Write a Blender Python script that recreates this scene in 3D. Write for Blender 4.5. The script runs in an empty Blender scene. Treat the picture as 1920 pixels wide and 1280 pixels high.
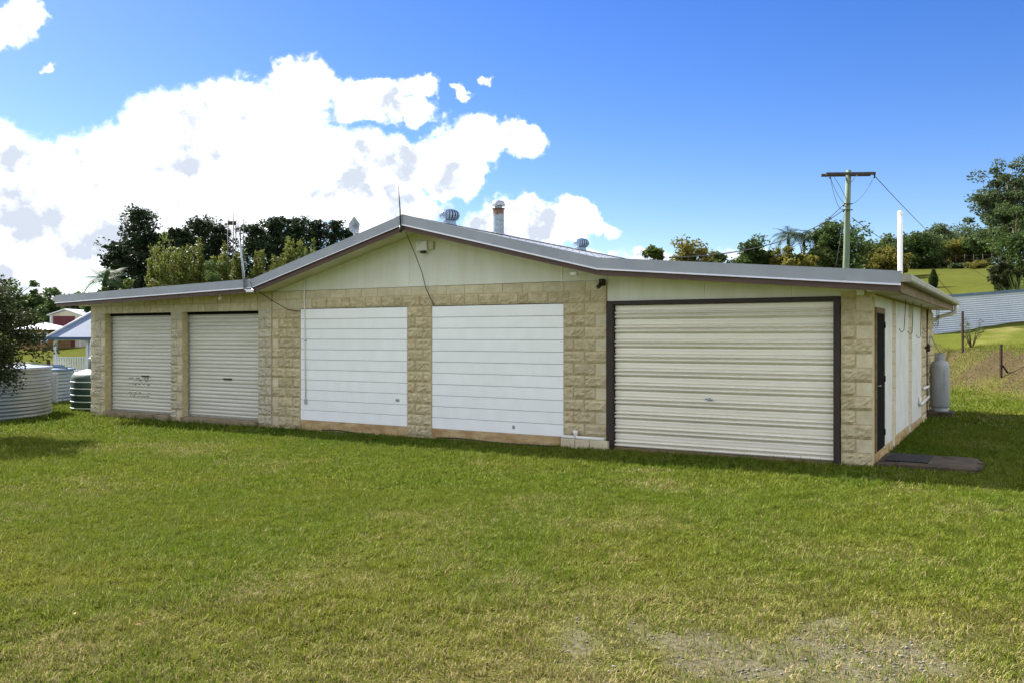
import bpy, math, random
import numpy as np
from mathutils import Vector, Matrix

SC = bpy.context.scene
COL = SC.collection
rnd = random.Random(7)
RAD = math.radians

# ------------------------------------------------------------------ camera
cam_d = bpy.data.cameras.new('camera')
cam_d.lens = 30.56; cam_d.sensor_width = 36.0
cam_d.shift_y = -0.0052
cam_d.clip_start = 0.1; cam_d.clip_end = 3000
cam = bpy.data.objects.new('camera', cam_d); COL.objects.link(cam)
EYE = 1.83
cam.location = (0, 0, EYE); cam.rotation_euler = (RAD(90), 0, 0)
SC.camera = cam

# ------------------------------------------------------------------ light
SUN_EL = 42.0
SUN_DIR = Vector((0.761, -0.648, 0)).normalized()      # way the shadows fall
SKY_STRENGTH = 0.05
SUN_STRENGTH = 2.6
CLOUD = 0.38
SC.view_settings.view_transform = 'Standard'
SC.view_settings.look = 'None'
SC.view_settings.gamma = 1.0
SC.view_settings.use_curve_mapping = False
SC.view_settings.exposure = 2.5
SC.cycles.use_denoising = True
SC.cycles.max_bounces = 7
SC.cycles.diffuse_bounces = 4
SC.cycles.transparent_max_bounces = 8

world = bpy.data.worlds.new('World'); SC.world = world; world.use_nodes = True
world.cycles.sampling_method = 'MANUAL'; world.cycles.sample_map_resolution = 512

# elliptical cumulus banks: azimuth, elevation, half width, half height in degrees
CLOUDS = [(-31.0, 9.0, 4.9, 3.9), (-25.0, 9.5, 4.9, 3.2), (-21.1, 11.6, 4.0, 3.1), (-16.7, 13.9, 4.2, 2.5), (-13.8, 15.6, 2.8, 1.7),
 (-15.8, 10.4, 8.5, 3.7), (-9.4, 14.6, 3.6, 1.6), (-6.3, 15.4, 1.5, 0.8), (-11.1, 10.6, 5.8, 2.4), (-6.3, 11.0, 3.1, 1.9),
 (-2.8, 12.4, 2.5, 1.7), (0.5, 12.8, 2.5, 1.3), (-3.2, 10.4, 2.3, 1.8), (-6.3, 14.0, 1.9, 0.9), (-23.5, 6.4, 9.8, 2.6),
 (-9.1, 8.3, 5.8, 1.9), (-30.5, 3.0, 6.5, 1.4), (1.4, 7.0, 4.0, 1.9), (4.9, 7.7, 1.3, 1.6), (-1.1, 6.6, 2.8, 1.8),
 (6.6, 6.8, 1.2, 0.7), (9.4, 5.3, 2.6, 0.6), (15.1, 5.0, 2.1, 0.9), (-30.2, 17.6, 1.4, 1.5), (-28.4, 15.3, 0.5, 0.4),
 (-3.5, 15.2, 0.8, 0.4), (-1.7, 16.2, 0.6, 0.5), (1.4, 4.9, 8.8, 0.8),
 # unseen banks added outside the view, enlarged to near full cover as fill light
 *[(az, 12+4*math.sin(az*1.7), 16, 13) for az in (-54, -74, -94, -116, -138, -160, 178, 156, 134, 112, 90, 70, 53)],
 *[(az, 38+5*math.sin(az*2.3), 26, 17) for az in (-68, -104, -142, 180, 142, 104, 68)], (-90, 66, 60, 15), (170, 68, 70, 15), (60, 66, 50, 14)]

def build_world():
    nt = world.node_tree; nt.nodes.clear()
    L = nt.links.new
    def nd(t, **kw):
        n = nt.nodes.new(t)
        for k, v in kw.items(): setattr(n, k, v)
        return n
    def m(op, a, b=None, c=None, clamp=False):
        n = nd('ShaderNodeMath', operation=op, use_clamp=clamp)
        for i, v in enumerate((a, b, c)):
            if v is None: continue
            if isinstance(v, (int, float)): n.inputs[i].default_value = v
            else: L(v, n.inputs[i])
        return n.outputs[0]
    def vm(op, a, b=None):
        n = nd('ShaderNodeVectorMath', operation=op)
        for i, v in enumerate((a, b)):
            if v is None: continue
            if isinstance(v, tuple): n.inputs[i].default_value = v
            else: L(v, n.inputs[i])
        return n
    tc = nd('ShaderNodeTexCoord')
    d = vm('NORMALIZE', tc.outputs['Generated']).outputs[0]
    def noise(vec, scale, detail, rough, dist=0.0):
        n = nd('ShaderNodeTexNoise'); n.inputs['Scale'].default_value = scale
        n.inputs['Detail'].default_value = detail; n.inputs['Roughness'].default_value = rough
        n.inputs['Distortion'].default_value = dist
        L(vec, n.inputs['Vector']); return n
    def field(dvec):
        sep = nd('ShaderNodeSeparateXYZ'); L(dvec, sep.inputs[0])
        az = m('MULTIPLY', m('ARCTAN2', sep.outputs[0], sep.outputs[1]), 57.2958)
        el = m('MULTIPLY', m('ARCSINE', sep.outputs[2]), 57.2958)
        comb = nd('ShaderNodeCombineXYZ'); L(az, comb.inputs[0]); L(el, comb.inputs[1])
        w1 = noise(dvec, 9, 5, 0.55); w2 = noise(dvec, 34, 7, 0.62)
        o1 = vm('MULTIPLY', vm('SUBTRACT', w1.outputs['Color'], (.5, .5, .5)).outputs[0], (6.0, 4.0, 0)).outputs[0]
        o2 = vm('MULTIPLY', vm('SUBTRACT', w2.outputs['Color'], (.5, .5, .5)).outputs[0], (2.6, 2.0, 0)).outputs[0]
        p = vm('ADD', vm('ADD', comb.outputs[0], o1).outputs[0], o2).outputs[0]
        out = None
        for (a, e, rx, ry) in CLOUDS:
            v = vm('MULTIPLY', vm('SUBTRACT', p, (a, e, 0)).outputs[0], (1/rx, 1/ry, 0)).outputs[0]
            ln = vm('LENGTH', v).outputs['Value']
            f = m('MULTIPLY', m('SUBTRACT', 1.0, ln), min(1.0, 0.35 + 0.3*ry))
            out = f if out is None else m('SMOOTH_MAX', out, f, 0.12)
        return out, el
    F, el = field(d)
    # density a little way towards the sun, for the modelling of light and shade inside the banks
    n_big = noise(d, 15, 8, 0.58)
    sunv = Vector((-SUN_DIR.x*math.cos(RAD(SUN_EL)), -SUN_DIR.y*math.cos(RAD(SUN_EL)), math.sin(RAD(SUN_EL))))
    shifted = vm('ADD', d, tuple(sunv*0.022)).outputs[0]
    n_sh = noise(shifted, 15, 8, 0.58)
    grad = m('SUBTRACT', n_big.outputs[0], n_sh.outputs[0])
    fine = noise(d, 46, 9, 0.66)
    dens = m('ADD', F, m('MULTIPLY', m('SUBTRACT', fine.outputs[0], 0.5), 0.55))
    mr = nd('ShaderNodeMapRange', interpolation_type='SMOOTHSTEP'); L(dens, mr.inputs[0])
    mr.inputs[1].default_value = -0.04; mr.inputs[2].default_value = 0.30
    alpha = m('POWER', mr.outputs[0], 1.5)
    thick = nd('ShaderNodeMapRange', interpolation_type='SMOOTHSTEP'); L(F, thick.inputs[0])
    thick.inputs[1].default_value = 0.02; thick.inputs[2].default_value = 0.50
    lown = noise(d, 9, 6, 0.55, 0.5)
    def ss(v, a0, a1):
        n = nd('ShaderNodeMapRange', interpolation_type='SMOOTHSTEP'); L(v, n.inputs[0]); n.inputs[1].default_value = a0; n.inputs[2].default_value = a1; return n.outputs[0]
    core = m('MULTIPLY', thick.outputs[0], m('ADD', m('MULTIPLY_ADD', ss(lown.outputs[0], 0.25, 0.78), 0.95, 0.08), m('MULTIPLY', m('SUBTRACT', fine.outputs[0], 0.5), 0.5)))
    low = m('MULTIPLY', ss(el, 10.0, 5.0), 0.28)
    g = m('ADD', m('ADD', core, m('MULTIPLY', low, thick.outputs[0])), m('MULTIPLY', grad, -3.0), clamp=True)
    # cloud tone falls off geometrically from sunlit white to the blue-grey of the shaded cores
    chans = []
    edge = m('MULTIPLY_ADD', ss(F, -0.02, 0.25), 0.3, 0.7)
    for k in (0.34, 0.37, 0.43): chans.append(m('MULTIPLY', m('MULTIPLY_ADD', g, k-1.0, 1.0), edge))
    cr = nd('ShaderNodeCombineXYZ')
    for i_, c_ in enumerate(chans): L(c_, cr.inputs[i_])
    sky = nd('ShaderNodeTexSky', sky_type='NISHITA'); sky.sun_disc = False
    sky.sun_elevation = RAD(SUN_EL); sky.sun_rotation = math.atan2(-SUN_DIR.x, -SUN_DIR.y)
    sky.altitude = 100; sky.air_density = 1.0; sky.dust_density = 0.35; sky.ozone_density = 2.6
    hs = nd('ShaderNodeHueSaturation'); hs.inputs['Hue'].default_value = 0.52; hs.inputs['Saturation'].default_value = 1.38; hs.inputs['Value'].default_value = 0.63; L(sky.outputs[0], hs.inputs['Color'])
    b1 = nd('ShaderNodeBackground'); L(hs.outputs[0], b1.inputs[0]); b1.inputs[1].default_value = SKY_STRENGTH
    b2 = nd('ShaderNodeBackground'); L(cr.outputs[0], b2.inputs[0]); b2.inputs[1].default_value = CLOUD
    mx = nd('ShaderNodeMixShader'); L(alpha, mx.inputs[0]); L(b1.outputs[0], mx.inputs[1]); L(b2.outputs[0], mx.inputs[2])
    out = nd('ShaderNodeOutputWorld'); L(mx.outputs[0], out.inputs[0])
build_world()

sun_d = bpy.data.lights.new('sun', 'SUN'); sun_d.energy = SUN_STRENGTH; sun_d.angle = RAD(0.6); sun_d.color = (1.0, 0.95, 0.86)
sun = bpy.data.objects.new('sun', sun_d); COL.objects.link(sun)
ray = Vector((SUN_DIR.x*math.cos(RAD(SUN_EL)), SUN_DIR.y*math.cos(RAD(SUN_EL)), -math.sin(RAD(SUN_EL))))
sun.rotation_euler = ray.to_track_quat('-Z', 'Y').to_euler(); sun.location = (-30, 25, 40)

# ------------------------------------------------------------------ helpers
def srgb(r, g, b):
    f = lambda c: (c/255/12.92) if c/255 <= 0.04045 else ((c/255+0.055)/1.055)**2.4
    return (f(r), f(g), f(b))

MATS = {}
def mat(name, c1, c2=None, rough=0.7, metal=0.0, scale=6.0, detail=6, bump=0.0, bscale=None, stretch=None, objvar=0.0, spec=0.5,
        translucent=0.0, attr=None, coords='Object', lo=0.35, hi=0.65):
    """Noise-mixed two tone principled material, optional bump, per-object value change and translucency."""
    mt = bpy.data.materials.new(name); mt.use_nodes = True; nt = mt.node_tree; L = nt.links.new
    bs = nt.nodes['Principled BSDF']; out = nt.nodes['Material Output']
    bs.inputs['Roughness'].default_value = rough; bs.inputs['Metallic'].default_value = metal
    bs.inputs['Specular IOR Level'].default_value = spec
    tc = nt.nodes.new('ShaderNodeTexCoord'); mp = nt.nodes.new('ShaderNodeMapping'); L(tc.outputs[coords], mp.inputs[0])
    if stretch: mp.inputs['Scale'].default_value = stretch
    if objvar:
        o0 = nt.nodes.new('ShaderNodeObjectInfo'); k0 = nt.nodes.new('ShaderNodeMath'); k0.operation = 'MULTIPLY'; k0.inputs[1].default_value = 37.0
        L(o0.outputs['Random'], k0.inputs[0]); L(k0.outputs[0], mp.inputs['Location'])
    src = None
    if attr:
        a = nt.nodes.new('ShaderNodeAttribute'); a.attribute_name = attr; src = a.outputs['Color']
    else:
        ns = nt.nodes.new('ShaderNodeTexNoise'); ns.inputs['Scale'].default_value = scale; ns.inputs['Detail'].default_value = detail
        ns.inputs['Roughness'].default_value = 0.6
        L(mp.outputs[0], ns.inputs['Vector'])
        mr = nt.nodes.new('ShaderNodeMapRange'); mr.inputs[1].default_value = lo; mr.inputs[2].default_value = hi
        L(ns.outputs[0], mr.inputs[0])
        mx = nt.nodes.new('ShaderNodeMixRGB'); L(mr.outputs[0], mx.inputs[0])
        mx.inputs[1].default_value = (*c1, 1); mx.inputs[2].default_value = (*(c2 or c1), 1); src = mx.outputs[0]
    if objvar:
        oi = nt.nodes.new('ShaderNodeObjectInfo'); hsv = nt.nodes.new('ShaderNodeHueSaturation')
        r2 = nt.nodes.new('ShaderNodeMapRange'); r2.inputs[3].default_value = 1-objvar; r2.inputs[4].default_value = 1+objvar
        L(oi.outputs['Random'], r2.inputs[0]); L(r2.outputs[0], hsv.inputs['Value']); L(src, hsv.inputs['Color'])
        src = hsv.outputs[0]
    L(src, bs.inputs['Base Color'])
    if bump:
        nb = nt.nodes.new('ShaderNodeTexNoise'); nb.inputs['Scale'].default_value = bscale or scale*4; nb.inputs['Detail'].default_value = 8
        nb.inputs['Roughness'].default_value = 0.65
        L(mp.outputs[0], nb.inputs['Vector'])
        bp = nt.nodes.new('ShaderNodeBump'); bp.inputs['Strength'].default_value = bump; bp.inputs['Distance'].default_value = 0.02
        L(nb.outputs[0], bp.inputs['Height']); L(bp.outputs[0], bs.inputs['Normal'])
    if translucent:
        tr = nt.nodes.new('ShaderNodeBsdfTranslucent'); L(src, tr.inputs[0])
        ms = nt.nodes.new('ShaderNodeMixShader'); ms.inputs[0].default_value = translucent
        L(bs.outputs[0], ms.inputs[1]); L(tr.outputs[0], ms.inputs[2]); L(ms.outputs[0], out.inputs[0])
    MATS[name] = mt
    return mt

class MB:
    def __init__(self): self.v = []; self.f = []; self.smooth = []
    def add(self, vs, fs, smooth=False):
        o = len(self.v); self.v += [tuple(p) for p in vs]
        self.f += [tuple(i+o for i in f) for f in fs]; self.smooth += [smooth]*len(fs)
        return self
    def box(self, x0, x1, y0, y1, z0, z1, bev=0.0):
        if bev <= 0:
            vs = [(x, y, z) for z in (z0, z1) for y in (y0, y1) for x in (x0, x1)]
            return self.add(vs, [(0, 2, 3, 1), (4, 5, 7, 6), (0, 1, 5, 4), (2, 6, 7, 3), (0, 4, 6, 2), (1, 3, 7, 5)])
        b = bev; vs = []; idx = {}
        def p(ax, sx, sy, sz):
            k = (ax, sx, sy, sz)
            if k not in idx:
                c = [x1 if sx else x0, y1 if sy else y0, z1 if sz else z0]; s = [sx, sy, sz]
                for a in range(3):
                    if a != ax: c[a] += -b if s[a] else b
                idx[k] = len(vs); vs.append(tuple(c))
            return idx[k]
        fs = []
        for s in (0, 1):
            fs.append(tuple(p(0, s, a, c) for a, c in ((0, 0), (1, 0), (1, 1), (0, 1))))
            fs.append(tuple(p(1, a, s, c) for a, c in ((0, 0), (1, 0), (1, 1), (0, 1))))
            fs.append(tuple(p(2, a, c, s) for a, c in ((0, 0), (1, 0), (1, 1), (0, 1))))
        for s in (0, 1):
            for t in (0, 1):
                fs.append((p(0, s, t, 0), p(0, s, t, 1), p(1, s, t, 1), p(1, s, t, 0)))
                fs.append((p(0, s, 0, t), p(0, s, 1, t), p(2, s, 1, t), p(2, s, 0, t)))
                fs.append((p(1, 0, s, t), p(1, 1, s, t), p(2, 1, s, t), p(2, 0, s, t)))
        for a in (0, 1):
            for c in (0, 1):
                for e in (0, 1): fs.append((p(0, a, c, e), p(1, a, c, e), p(2, a, c, e)))
        return self.add(vs, fs)
    def tube(self, pts, r, n=8, cap=True):
        pts = [Vector(p) for p in pts]; k = len(pts)
        rs = r if isinstance(r, (list, tuple)) else [r]*k
        vs = []; fs = []; up = None
        for i, p in enumerate(pts):
            t = (pts[min(i+1, k-1)] - pts[max(i-1, 0)]).normalized()
            if up is None: up = Vector((0, 0, 1)) if abs(t.z) < 0.9 else Vector((1, 0, 0))
            a = t.cross(up).normalized(); b = a.cross(t).normalized(); up = b
            for j in range(n):
                w = 2*math.pi*j/n; vs.append(p + (a*math.cos(w) + b*math.sin(w))*rs[i])
        for i in range(k-1):
            for j in range(n):
                j2 = (j+1) % n; fs.append((i*n+j, i*n+j2, (i+1)*n+j2, (i+1)*n+j))
        if cap: fs += [tuple(range(n)), tuple((k-1)*n+j for j in range(n))]
        return self.add(vs, fs, True)
    def lathe(self, prof, n=32, c=(0, 0, 0)):
        vs = []; fs = []
        for (r, z) in prof:
            for j in range(n):
                w = 2*math.pi*j/n; vs.append((c[0]+r*math.cos(w), c[1]+r*math.sin(w), c[2]+z))
        for i in range(len(prof)-1):
            for j in range(n):
                j2 = (j+1) % n; fs.append((i*n+j, i*n+j2, (i+1)*n+j2, (i+1)*n+j))
        return self.add(vs, fs, True)
    def poly(self, pts2, y0, y1):
        """Polygon in x,z extruded along y."""
        n = len(pts2); vs = [(x, y0, z) for x, z in pts2] + [(x, y1, z) for x, z in pts2]
        fs = [tuple(range(n)), tuple(range(2*n-1, n-1, -1))] + [(i, (i+1) % n, (i+1) % n+n, i+n) for i in range(n)]
        return self.add(vs, fs)
    def mesh(self, name, m):
        me = bpy.data.meshes.new(name); me.from_pydata(self.v, [], self.f); me.materials.append(m)
        me.polygons.foreach_set('use_smooth', self.smooth)
        import bmesh
        bm = bmesh.new(); bm.from_mesh(me); bmesh.ops.recalc_face_normals(bm, faces=bm.faces); bm.to_mesh(me); bm.free()
        return me
    def obj(self, name, m, parent=None, loc=None):
        return link(name, self.mesh(name, m), parent, loc)

def link(name, me, parent=None, loc=None, rot=None):
    o = bpy.data.objects.new(name, me); COL.objects.link(o)
    if parent: o.parent = parent
    if loc: o.location = loc
    if rot: o.rotation_euler = rot
    return o
def tag(o, label=None, cat=None, group=None, kind=None):
    if label: o['label'] = label
    if cat: o['category'] = cat
    if group: o['group'] = group
    if kind: o['kind'] = kind
    return o
def thing(name, label, cat, loc=(0, 0, 0), rz=0, group=None):
    o = bpy.data.objects.new(name, None); COL.objects.link(o); o.location = loc; o.rotation_euler = (0, 0, rz)
    o.empty_display_size = 0.2
    return tag(o, label, cat, group)

def np_mesh(name, V, F, m, smooth=False, cols=None):
    """Fast mesh from numpy arrays (F: n x k)."""
    me = bpy.data.meshes.new(name); n, k = F.shape
    me.vertices.add(len(V)); me.vertices.foreach_set('co', np.ascontiguousarray(V, dtype=np.float32).ravel())
    me.loops.add(n*k); me.loops.foreach_set('vertex_index', np.ascontiguousarray(F, dtype=np.int32).ravel())
    me.polygons.add(n); me.polygons.foreach_set('loop_start', np.arange(0, n*k, k, dtype=np.int32))
    me.update(calc_edges=True)
    if smooth: me.polygons.foreach_set('use_smooth', np.ones(n, dtype=bool))
    if cols is not None:
        a = me.color_attributes.new('tint', 'FLOAT_COLOR', 'POINT')
        c4 = np.ones((len(V), 4), dtype=np.float32); c4[:, :3] = cols; a.data.foreach_set('color', c4.ravel())
    me.materials.append(m)
    return me

def vnoise(x, y, seed=0):
    xi = np.floor(x).astype(np.int64); yi = np.floor(y).astype(np.int64); xf = x-xi; yf = y-yi
    def h(a, b):
        n = (a*374761393 + b*668265263 + seed*982451653) & 0xffffffff
        n = ((n ^ (n >> 13))*1274126177) & 0xffffffff
        return ((n ^ (n >> 16)) & 0xffff)/65535.0
    u = xf*xf*(3-2*xf); v = yf*yf*(3-2*yf)
    return (h(xi, yi)*(1-u)+h(xi+1, yi)*u)*(1-v)+(h(xi, yi+1)*(1-u)+h(xi+1, yi+1)*u)*v
def fbm(x, y, sc, seed=0, oct=4):
    s = 0; a = 0.5; t = 0
    for i in range(oct): s = s+a*vnoise(x*sc, y*sc, seed+i*17); t += a; a *= 0.5; sc *= 2.03
    return s/t
def sstep(a, b, x):
    t = np.clip((x-a)/(b-a), 0, 1); return t*t*(3-2*t)

# house frame: x to the right along the front, y to the back
TH = RAD(30.4); HC, HS = math.cos(TH), math.sin(TH); HX, HY = 5.06, 12.19
def local(X, Y):
    dx = X-HX; dy = Y-HY
    return dx*HC-dy*HS, dx*HS+dy*HC
def world_xy(x, y): return HX+x*HC+y*HS, HY-x*HS+y*HC

def ground_z(X, Y):
    X = np.asarray(X, dtype=float); Y = np.asarray(Y, dtype=float)
    lx, ly = local(X, Y)
    z = -0.005*np.clip(-lx, 0, 18) + 0.012*np.clip(ly, 0, 10)*sstep(-0.5, 0.5, lx)
    z = z + 0.05*(fbm(X, Y, 0.35, 3)-0.5)*sstep(0.6, 2.5, np.maximum(np.maximum(-ly, lx), -17.8-lx))
    # the dip and the paddock on the far left
    left = sstep(-4, -14, X)
    z = z - 0.55*left*sstep(24, 40, Y) + left*(1.35*sstep(52, 85, Y)+0.009*np.clip(Y-85, 0, 300))
    # the cut bank right of the house and the slope above it
    bx = X-(13.6+0.09*(Y-24)); hi = sstep(0, 2.7, bx)*sstep(8, 15, Y)
    z = z + 1.25*hi*(0.94+0.16*fbm(X, Y, 0.6, 9)) + 0.05*np.clip(bx-2.7, 0, 12)*hi
    d = 0.45*X+0.89*Y
    z = z + 0.118*np.clip(d-39, 0, 62)*sstep(-16, 14, X)
    return z
def gz(X, Y): return float(ground_z(X, Y))
def at(px, Y): return (px-960)/1630.0*Y            # sideways offset of something Y metres ahead
def zt(py, Y): return EYE+(630-py)*Y/1630.0

# ------------------------------------------------------------------ materials
M = MATS
mat('block_rough', srgb(204, 192, 160), srgb(178, 164, 130), rough=0.95, scale=9, bump=1.0, bscale=34, objvar=0.08, spec=0.2)
mat('block_grey', srgb(200, 193, 172), srgb(180, 172, 150), rough=0.95, scale=9, bump=1.0, bscale=34, objvar=0.07, spec=0.2)
mat('block_smooth', srgb(206, 197, 170), srgb(190, 179, 149), rough=0.92, scale=7, bump=0.18, bscale=90, objvar=0.08, spec=0.2)
mat('mortar', srgb(206, 192, 152), srgb(180, 162, 120), rough=0.95, scale=12, bump=0.3, spec=0.2)
mat('plinth', srgb(196, 172, 130), srgb(156, 126, 86), rough=0.95, scale=3, bump=0.4, bscale=50, stretch=(1, 1, 2.5), spec=0.2)
mat('white_board', srgb(244, 246, 247), srgb(238, 240, 240), rough=0.5, scale=2.2, stretch=(1.5, 1, 0.6), bump=0.05, bscale=12, objvar=0.015)
mat('side_board', srgb(222, 224, 222), srgb(206, 207, 200), rough=0.6, scale=2.5, bump=0.05, objvar=0.02)
mat('cream_sheet', srgb(222, 224, 213), srgb(211, 211, 195), rough=0.65, scale=1.6, stretch=(2.2, 1, 0.35), bump=0.04)
mat('soffit', srgb(206, 202, 182), srgb(190, 184, 160), rough=0.8, scale=2)
mat('roller_slat', srgb(214, 212, 202), srgb(200, 197, 186), rough=0.42, metal=0.05, scale=1.5, stretch=(0.4, 1, 5))
mat('zinc_door', srgb(238, 233, 219), srgb(218, 213, 197), rough=0.32, metal=0.1, scale=1.6, detail=4, stretch=(0.3, 1, 3))
mat('brown_timber', srgb(88, 66, 58), srgb(72, 52, 46), rough=0.6, scale=5, stretch=(0.3, 1, 3), bump=0.1)
mat('dark_frame', srgb(48, 35, 30), srgb(36, 27, 24), rough=0.6, scale=5, bump=0.1)
mat('tan_timber', srgb(132, 112, 80), srgb(100, 82, 56), rough=0.8, scale=4, stretch=(3, 0.4, 3), bump=0.15)
mat('grey_steel', srgb(150, 156, 164), srgb(140, 146, 155), rough=0.45, metal=0.25, scale=2, bump=0.02)
mat('flashing_lip', srgb(225, 226, 228), rough=0.3, metal=0.3)  # paler than the flashing: sky light on the fold put into the colour
mat('roof_sheet', srgb(196, 198, 200), srgb(168, 172, 176), rough=0.38, metal=0.5, scale=5)
mat('gutter', srgb(164, 164, 152), srgb(140, 140, 126), rough=0.5, metal=0.3, scale=5)
mat('zinc', srgb(168, 176, 184), srgb(128, 138, 148), rough=0.45, metal=0.6, scale=14)
mat('rust', srgb(120, 78, 48), srgb(86, 60, 44), rough=0.9, scale=10)
mat('turbine', srgb(132, 150, 172), srgb(108, 128, 152), rough=0.35, metal=0.6, scale=8)
mat('white_plastic', srgb(232, 232, 230), srgb(222, 222, 218), rough=0.4, scale=4)
mat('black_plastic', srgb(26, 26, 27), srgb(34, 34, 34), rough=0.5, scale=8)
mat('cable', srgb(38, 38, 38), rough=0.6)
mat('door_dark', srgb(20, 21, 23), srgb(26, 27, 29), rough=0.9, scale=20, spec=0.05)
mat('concrete_dark', srgb(90, 77, 60), srgb(48, 40, 31), rough=0.95, scale=4, bump=0.6, bscale=25)
mat('concrete', srgb(150, 136, 110), srgb(118, 104, 80), rough=0.95, scale=4, bump=0.4, bscale=40)
mat('rubber', srgb(24, 24, 26), srgb(36, 35, 34), rough=0.85, scale=30, bump=0.3)
mat('gas_grey', srgb(166, 170, 172), srgb(138, 142, 144), rough=0.55, metal=0.1, scale=3, stretch=(1, 1, 0.3))
mat('tank_steel', srgb(150, 158, 170), srgb(132, 141, 154), rough=0.4, metal=0.35, scale=2, stretch=(1, 1, 4))
mat('tank_cap', srgb(92, 116, 142), srgb(76, 98, 124), rough=0.5, scale=3)
mat('poly_green', srgb(38, 66, 58), srgb(30, 54, 48), rough=0.45, scale=3)
mat('poly_rib', srgb(196, 206, 202), rough=0.5)
mat('gazebo_white', srgb(214, 220, 230), srgb(202, 208, 220), rough=0.6, scale=3)
mat('gazebo_roof', srgb(104, 120, 148), srgb(94, 110, 138), rough=0.7, metal=0.0, scale=2)
mat('blue_trim', srgb(50, 76, 112), rough=0.5)
mat('maroon', srgb(98, 28, 42), srgb(84, 22, 36), rough=0.6, scale=3)
mat('shed_cream', srgb(206, 200, 180), srgb(192, 186, 166), rough=0.6, scale=3)
mat('tan_wall', srgb(150, 118, 74), srgb(128, 98, 60), rough=0.9, scale=3)
mat('pole_green', srgb(112, 128, 108), srgb(92, 106, 88), rough=0.85, scale=3, stretch=(6, 6, 0.5), bump=0.3)
mat('arm_timber', srgb(74, 70, 62), srgb(50, 46, 42), rough=0.9, scale=5, stretch=(1, 1, 5), bump=0.3)
mat('rust_post', srgb(70, 48, 38), srgb(50, 36, 30), rough=0.9, scale=20)
mat('fence_sheet', srgb(192, 200, 212), srgb(178, 188, 202), rough=0.45, metal=0.25, scale=1)
mat('bark', srgb(92, 78, 62), srgb(60, 50, 40), rough=0.95, scale=8, stretch=(3, 3, 0.6), bump=0.5)
mat('pale_bark', srgb(150, 140, 122), srgb(110, 100, 84), rough=0.9, scale=5, stretch=(3, 3, 0.6), bump=0.3)
mat('asphalt', srgb(120, 124, 130), srgb(104, 108, 114), rough=0.9, scale=5)
mat('pebble', srgb(132, 128, 122), srgb(98, 96, 94), rough=0.9, scale=14, spec=0.2)
mat('dead_leaf', srgb(150, 116, 76), srgb(120, 88, 56), rough=0.8, scale=14)
mat('glass_bulb', srgb(225, 225, 215), rough=0.15)
mat('stencil', srgb(96, 94, 90), srgb(150, 148, 142), rough=0.7, scale=30)
def leafmat(n, a, b, t=0.3, sc=0.8): mat(n, a, b, rough=0.55, scale=sc, detail=3, translucent=t, objvar=0.1, spec=0.1)
leafmat('leaf_pine', (0.018, 0.034, 0.018), (0.036, 0.056, 0.024), 0.22)
leafmat('leaf_bamboo', (0.13, 0.14, 0.03), (0.075, 0.10, 0.022), 0.4)
leafmat('leaf_dark', (0.045, 0.078, 0.022), (0.07, 0.105, 0.028), 0.38)
leafmat('leaf_mid', (0.09, 0.12, 0.03), (0.06, 0.095, 0.024), 0.38)
leafmat('leaf_yellow', (0.18, 0.16, 0.03), (0.12, 0.125, 0.026), 0.4)
leafmat('leaf_gum', (0.085, 0.115, 0.05), (0.06, 0.09, 0.036), 0.35)
leafmat('leaf_olive', (0.032, 0.044, 0.016), (0.052, 0.062, 0.022), 0.25, 3)
leafmat('leaf_palm', (0.03, 0.055, 0.02), (0.04, 0.068, 0.024), 0.25)
mat('grass_blade', (0.1, 0.1, 0.1), attr='tint', rough=0.7, translucent=0.3, spec=0.06)

def ground_material():
    mt = bpy.data.materials.new('turf'); mt.use_nodes = True; nt = mt.node_tree; L = nt.links.new
    bs = nt.nodes['Principled BSDF']; bs.inputs['Roughness'].default_value = 0.95; bs.inputs['Specular IOR Level'].default_value = 0.0
    a = nt.nodes.new('ShaderNodeAttribute'); a.attribute_name = 'tint'
    geo = nt.nodes.new('ShaderNodeNewGeometry')
    def nz(sc, de, ro):
        n = nt.nodes.new('ShaderNodeTexNoise'); n.inputs['Scale'].default_value = sc; n.inputs['Detail'].default_value = de
        n.inputs['Roughness'].default_value = ro; L(geo.outputs['Position'], n.inputs['Vector']); return n.outputs[0]
    f1 = nz(28, 6, 0.7); f2 = nz(1.3, 5, 0.6)
    ad = nt.nodes.new('ShaderNodeMath'); ad.operation = 'MULTIPLY_ADD'; L(f1, ad.inputs[0]); ad.inputs[1].default_value = 1.5; ad.inputs[2].default_value = 0.2
    a2 = nt.nodes.new('ShaderNodeMath'); a2.operation = 'MULTIPLY_ADD'; L(f2, a2.inputs[0]); a2.inputs[1].default_value = 0.7; a2.inputs[2].default_value = 0.65
    mu = nt.nodes.new('ShaderNodeMath'); mu.operation = 'MULTIPLY'; L(ad.outputs[0], mu.inputs[0]); L(a2.outputs[0], mu.inputs[1])
    vm = nt.nodes.new('ShaderNodeVectorMath'); vm.operation = 'SCALE'; L(a.outputs['Color'], vm.inputs[0]); L(mu.outputs[0], vm.inputs['Scale'])
    L(vm.outputs[0], bs.inputs['Base Color'])
    bp = nt.nodes.new('ShaderNodeBump'); bp.inputs['Strength'].default_value = 0.8; bp.inputs['Distance'].default_value = 0.03
    L(f1, bp.inputs['Height']); L(bp.outputs[0], bs.inputs['Normal'])
    MATS['turf'] = mt
ground_material()
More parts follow.
